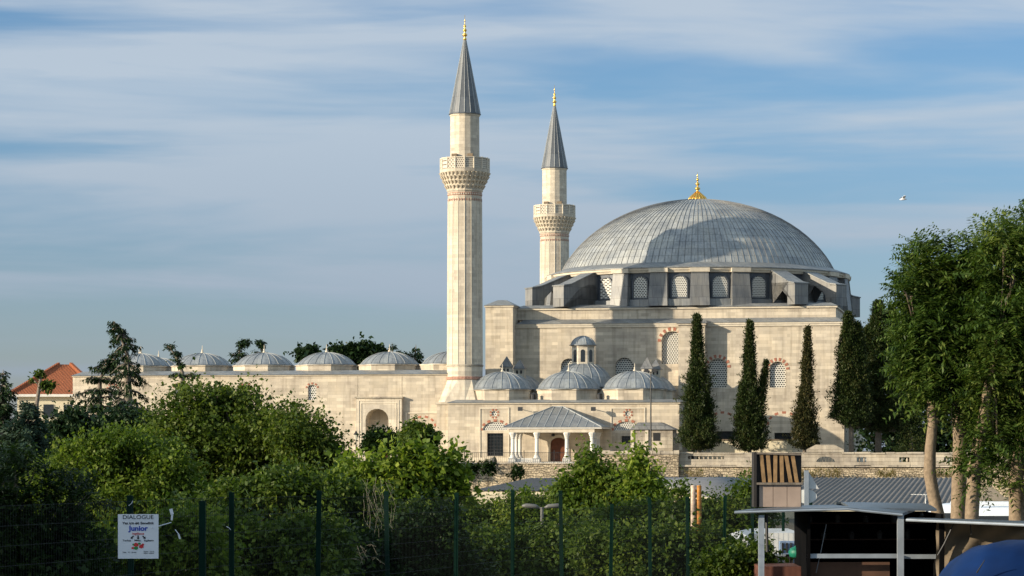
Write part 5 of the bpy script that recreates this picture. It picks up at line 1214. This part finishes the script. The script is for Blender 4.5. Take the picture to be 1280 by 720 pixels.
# dry grass tufts along the wall foot
rg = np.random.default_rng(5); n = 900; uu = U(740,-10.9)+(U(1195,-10.9)-U(740,-10.9))*rg.random(n); keep = np.sin(uu*1.3)+np.sin(uu*.47+1) > -.3; uu = uu[keep]; n = len(uu)
vv = -10.9-.5*rg.random(n); z0 = ZL(596,U(900,-10.9),-10.9)+.5*rg.random(n)**2
xy = np.array([uv(a, b_) for a, b_ in zip(uu, vv)]); per = 7; c = np.repeat(np.column_stack([xy, z0]), per, 0)+rg.normal(size=(n*per,3))*.08
d = rg.normal(size=(n*per,3))*.4; d[:,2] += 1; tag(leaf_mesh('dry_grass', c, d, .3*(.5+rg.random(n*per)), .02, 'dry_grass', seed=4), kind='stuff')
# distant trees behind the courtyard
def conifer(label, D, px, pt, pb, hw, seed, gz=ZG, m='needle', lean=0, tiers=14, droop=.35, tuft=.3, group='cedars on the left', flat=False, name='cedar_tree', dens=1.0, gap=.8, tiphook=0, hang=1.):
    rg = np.random.default_rng(seed); r2 = random.Random(seed); a, b_ = P(px, pb, D), P(px+lean, pt, D)
    t = thing(name, label, 'tree', (a.x, D, gz), group=group); Hh = b_.z-a.z; k_ = D/F
    b = MB(); mid = Vector((a.x+(b_.x-a.x)*.35, D, a.z+Hh*.5)); hk = b_+Vector((tiphook*k_,0,-abs(tiphook)*k_*.1))
    b.tube([(a.x,D,gz-.1),(a.x,D,a.z),mid,tuple(mid.lerp(b_,.6)),tuple(mid.lerp(b_,.85)+Vector((tiphook*k_*.5,0,0))),tuple(hk)], [.11*Hh**.6,.1*Hh**.6,.06*Hh**.6,.03*Hh**.6,.018*Hh**.6,.01], 7)
    PP, DD, TT = [], [], []
    def axis(s):
        if s < .5: return Vector((a.x,D,a.z)).lerp(mid, s*2)
        p = mid.lerp(b_, (s-.5)*2)
        if s > .8: p = p+Vector((tiphook*k_*((s-.8)/.2)**1.6,0,0))
        return p
    for j in list(range(tiers))+[tiers*(.86+.14*q/7) for q in range(8)]*(1 if tiphook else 0):
        s = min(.995, (j+.3*r2.random())/tiers); c = axis(s); nb = r2.randint(3, 6) if s < .86 else 3
        ln = hw*k_*((1-s)**.6*1.0+.05)*(1 if not flat else (.6+.5*math.sin(j*2.1)))
        for q in range(nb):
            th = 2*PI*(q+r2.random()*.9)/nb+j; l = ln*r2.uniform(.55,1.15); N_ = max(3, int(l/tuft*4.2*dens))
            e = c+Vector((math.cos(th)*l, math.sin(th)*l, -droop*l*r2.uniform(.2,1.2)+.05*l)); m2 = c.lerp(e,.5)+Vector((0,0,.13*l)); b.tube([c, m2, e], [.022*Hh**.5,.016*Hh**.5,.006], 4)
            ts = rg.random(N_)**.7; pts = np.array([(c*(1-x)**2+m2*2*x*(1-x)+e*x*x)[:] for x in ts]); pts += rg.normal(size=(N_,3))*np.array([tuft*.35, tuft*.35, tuft*.16])
            d = np.stack([np.cos(th+rg.normal(size=N_)*.9), np.sin(th+rg.normal(size=N_)*.9), -.45*hang*np.ones(N_)+.3*rg.normal(size=N_)],1)
            per = 6; PP.append((pts[:,None,:]+rg.normal(size=(N_,per,3))*tuft*.22).reshape(-1,3)); DD.append((d[:,None,:]+rg.normal(size=(N_,per,3))*.35).reshape(-1,3)); TT.append(np.full(N_*per, r2.random()))
    PP = np.concatenate(PP); L = tuft*(.5+.6*rg.random(len(PP))); leaf_mesh('foliage', PP, np.concatenate(DD), L, L*.16, m, t, seed=seed, clump=np.concatenate(TT))
    b.build('trunk', 'bark_grey', t, smooth=True); return t
GB = 'trees behind the courtyard'
conifer('thin cedar tip leaning right, just left of the third courtyard dome', 300, 297, 426, 470, 16, 41, ZT, lean=4, tiers=7, tuft=.5, group=GB, flat=True, droop=.1, tiphook=6)
conifer('small cedar tip poking up behind the finial of the third courtyard dome', 300, 327, 427, 470, 12, 42, ZT, lean=1, tiers=6, tuft=.45, group=GB, flat=True, droop=.1, tiphook=-4)
for i, (px, lb_, lbl) in enumerate(((382, [(380,446,6,4),(388,443,5,3)], 'small dark tree top between the third and fourth courtyard domes'), (426, [(424,443,5,3),(418,446,4,4)], 'lowest dark tree top right behind the fourth courtyard dome'),
     (449, [(446,441,9,6),(457,442,7,6),(450,447,12,6)], 'round topped dark pine between two courtyard domes'), (473, [(473,443,6,3.5),(468,446,6,4)], 'low dark tree right of the round topped pine'))):
    tree('pine_tree', lbl, 'tree', 298, lb_, 260 if i != 2 else 700, 'needle', gz=ZT, seed=43+i, leaf=.5, per=10, spread=.4, tr=.2, group=GB)
conifer('flat layered cedar behind the fifth courtyard dome', 296, 492, 428, 475, 22, 48, ZT, lean=-2, tiers=6, tuft=.55, group=GB, flat=True, droop=.05, dens=1.8)
conifer('flat layered cedar between the fifth courtyard dome and the minaret', 300, 518, 430, 475, 26, 49, ZT, lean=2, tiers=6, tuft=.55, group=GB, flat=True, droop=.12, dens=1.8)
# left group
conifer('tallest dark cedar with its tip bent to the left', 118, 162, 402, 610, 46, 51, lean=-4, tiers=19, tuft=.19, droop=.6, tiphook=-16, dens=1.1, hang=2.0)
conifer('second cedar with a hooked tip, just left of the tallest', 119, 122, 440, 610, 52, 52, lean=4, tiers=14, tuft=.2, droop=.25, tiphook=24, dens=1.0, hang=1.7)
conifer('sparse flat branched cedar top in front of the second courtyard dome', 122, 231, 432, 600, 40, 53, lean=-4, tiers=13, tuft=.19, droop=.02, flat=True, tiphook=-16, dens=.9)
conifer('dense dark spruce at the left edge, lower than the cedars', 104, 2, 462, 640, 32, 54, lean=2, tiers=24, tuft=.22, droop=.3, dens=1.8)
conifer('bluish spruce near the left edge', 98, 36, 502, 650, 48, 55, m='needle_blue', lean=-2, tiers=26, tuft=.24, droop=.1, dens=2.2, name='spruce_tree', hang=.3)
tree('evergreen_tree', 'dark evergreen thicket below the two hooked cedars', 'tree', 112, [(100,548,36,26),(145,545,36,30),(110,575,50,36),(60,565,34,30),(180,565,36,34)], 2600, 'needle', seed=56, leaf=.2, per=14, spread=.28)
# pollarded tree with leaf tufts in front of the tiled house
t = thing('pollarded_tree', 'pruned bare tree with three leafy tufts in front of the tiled house', 'tree', (P(46,0,170).x, 170, ZG)); a = P(46,505,170)
b = MB().tube([(a.x,170,ZG),tuple(a),tuple(P(50,478,170)),tuple(P(51,468,170))], [.16,.13,.11,.07], 8); b.tube([tuple(P(48,490,170)),tuple(P(58,482,170))], [.09,.06], 6); b.tube([tuple(P(49,482,170)),tuple(P(43,476,170))], [.06,.04], 6); b.build('trunk', 'bark_grey', t, smooth=True)
crown(t, plobes(170, [(50,468,4,2.6),(59,482,5,4.5),(41,476,2,1.6),(64,487,2.4,2.4)]), 170, 'leaf_mid', seed=57, leaf=.2, per=7, spread=.09)
# big broadleaf trees, left and centre
tree('plane_tree', 'largest broad green tree, its rounded top reaching the courtyard wall', 'tree', 84, [(285,555,80,62),(232,565,64,54),(340,570,56,44),(375,585,42,34),(248,512,40,28),(298,515,36,28),(330,545,40,32),(270,625,110,60),(180,595,56,46),(405,605,42,40),(212,530,24,20),(350,522,20,14)], 9500, 'leaf_olive', seed=61, leaf=.13, per=14, spread=.26, thr=-.12, base_px=270, tr=.22)
tree('plane_tree', 'loose darker branches right of the largest tree, against the courtyard wall', 'tree', 82, [(375,550,34,26),(395,560,28,18),(360,530,20,14),(412,568,18,10),(395,590,34,26)], 1700, 'leaf_olive', seed=62, leaf=.12, per=12, spread=.26, thr=-.15, base_px=380, tr=.12)
tree('elm_tree', 'yellow green bushy tree in the lower left, under the cedars', 'tree', 72, [(120,590,60,40),(170,575,45,35),(90,620,60,45),(150,640,80,50),(205,610,50,50),(225,650,60,45)], 6500, 'leaf_yellow', seed=63, leaf=.11, per=14, spread=.2, tr=.12)
tree('fig_tree', 'bright large leaved young tree left of the terrace railing, tallest shoot at its right', 'tree', 66, [(480,608,40,20),(525,596,32,18),(560,590,10,18),(568,562,4,12),(440,614,32,18),(520,570,8,8),(548,622,30,30),(500,635,54,32),(478,578,3,12),(450,590,5,8)], 2300, 'leaf_bright', seed=64, leaf=.17, per=11, spread=.22, ratio=.36, tr=.1, thr=-.2)
tree('bay_tree', 'glossy dark tree below the largest tree, left of centre', 'tree', 62, [(400,635,60,35),(350,625,50,30),(440,650,50,40),(300,650,60,40),(470,670,60,40)], 4200, 'leaf_mid', seed=65, leaf=.12, per=12, spread=.2, tr=.1)
tree('ash_tree', 'light green fine leaved tree behind the fence, under the left market roof', 'tree', 78, [(640,655,46,28),(600,665,46,34),(690,660,46,34),(655,632,26,10),(620,690,60,36),(700,625,14,8)], 5200, 'leaf_yellow', seed=66, leaf=.10, per=13, spread=.18, tr=.1)
tree('ash_tree', 'leafy young tree in front of the right end of the porch', 'tree', 74, [(740,602,18,16),(718,625,24,18),(760,618,22,20),(737,578,7,10),(790,612,12,18),(820,640,26,12),(770,650,50,22),(706,606,5,10)], 3000, 'leaf_yellow', seed=67, leaf=.12, per=12, spread=.2, tr=.1, thr=-.2)
tree('ash_tree', 'slim leaning sapling with yellow green tips, right of the young tree', 'tree', 71, [(799,598,10,18),(797,572,4,10),(806,618,18,14)], 420, 'leaf_bright', seed=68, leaf=.13, per=11, spread=.2, tr=.05, thr=-.6)
tree('shrub', 'green shrubs behind the fence, below the smooth grey canopy', 'shrub', 68, [(830,655,46,22),(880,652,46,22),(925,645,36,24),(848,624,10,12),(932,618,12,12),(900,664,60,28),(780,668,46,26)], 3300, 'leaf_mid', seed=69, leaf=.11, per=12, spread=.18, tr=.06)
# undergrowth masses along the fence
def under(label, D, lobes, n, m, seed, leaf=.10, name='bush'):
    return tree(name, label, 'bush', D, lobes, n, m, seed=seed, leaf=leaf, per=12, spread=.17, tr=.05, group='bushes along the fence')
under('dark bush behind the fence, under the street lamp', 56, [(640,700,60,30),(700,690,60,34),(600,700,50,34),(670,725,80,30)], 3200, 'leaf_mid', 71)
under('dark bush right of the street lamp, its top just below the two steel poles', 54, [(780,695,60,28),(850,690,55,26),(900,700,50,24),(830,720,90,24),(930,706,30,18)], 3200, 'leaf_mid', 72)
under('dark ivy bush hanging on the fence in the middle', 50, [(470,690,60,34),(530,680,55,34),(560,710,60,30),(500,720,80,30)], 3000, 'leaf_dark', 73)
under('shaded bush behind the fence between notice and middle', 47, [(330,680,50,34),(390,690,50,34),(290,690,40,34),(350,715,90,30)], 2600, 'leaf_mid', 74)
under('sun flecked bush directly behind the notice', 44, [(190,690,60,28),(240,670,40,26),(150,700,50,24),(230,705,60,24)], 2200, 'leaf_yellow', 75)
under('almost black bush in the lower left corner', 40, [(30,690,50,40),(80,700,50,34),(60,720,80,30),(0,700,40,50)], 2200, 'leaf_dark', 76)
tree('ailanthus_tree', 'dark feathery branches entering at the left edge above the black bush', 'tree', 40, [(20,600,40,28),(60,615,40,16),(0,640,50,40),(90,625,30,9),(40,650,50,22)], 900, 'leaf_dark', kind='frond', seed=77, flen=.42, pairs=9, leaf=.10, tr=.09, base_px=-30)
under('low bush by the brick planter at the foot of the stall', 51, [(930,712,26,16),(958,700,12,8),(905,715,26,14)], 700, 'leaf_mid', 78)

# dead vines caught in the fence mesh
rg = random.Random(9); b = MB()
for k in range(16):
    q = P(rg.uniform(452, 486), rg.uniform(596, 622), 38.6); pts = [q]
    for j in range(5): q = q+Vector((rg.uniform(-.03, .07), rg.uniform(-.02,.02), -rg.uniform(.06, .16))); pts.append(q)
    b.tube(pts, .002, 4)
for k in range(9):
    q = P(rg.uniform(446, 470), rg.uniform(680, 700), 38.6); b.tube([q, q+Vector((rg.uniform(-.1,.12), 0, rg.uniform(-.02,.12))), q+Vector((rg.uniform(0,.25), 0, -rg.uniform(.0,.2)))], .0025, 4)
simple('straw', (.20,.18,.13), .8, var=.2)
tag(b.build('dry_vines', 'straw', org=P(465, 650, 38.6)), 'tangle of pale dead vines caught in the fence, left of centre', 'vines')
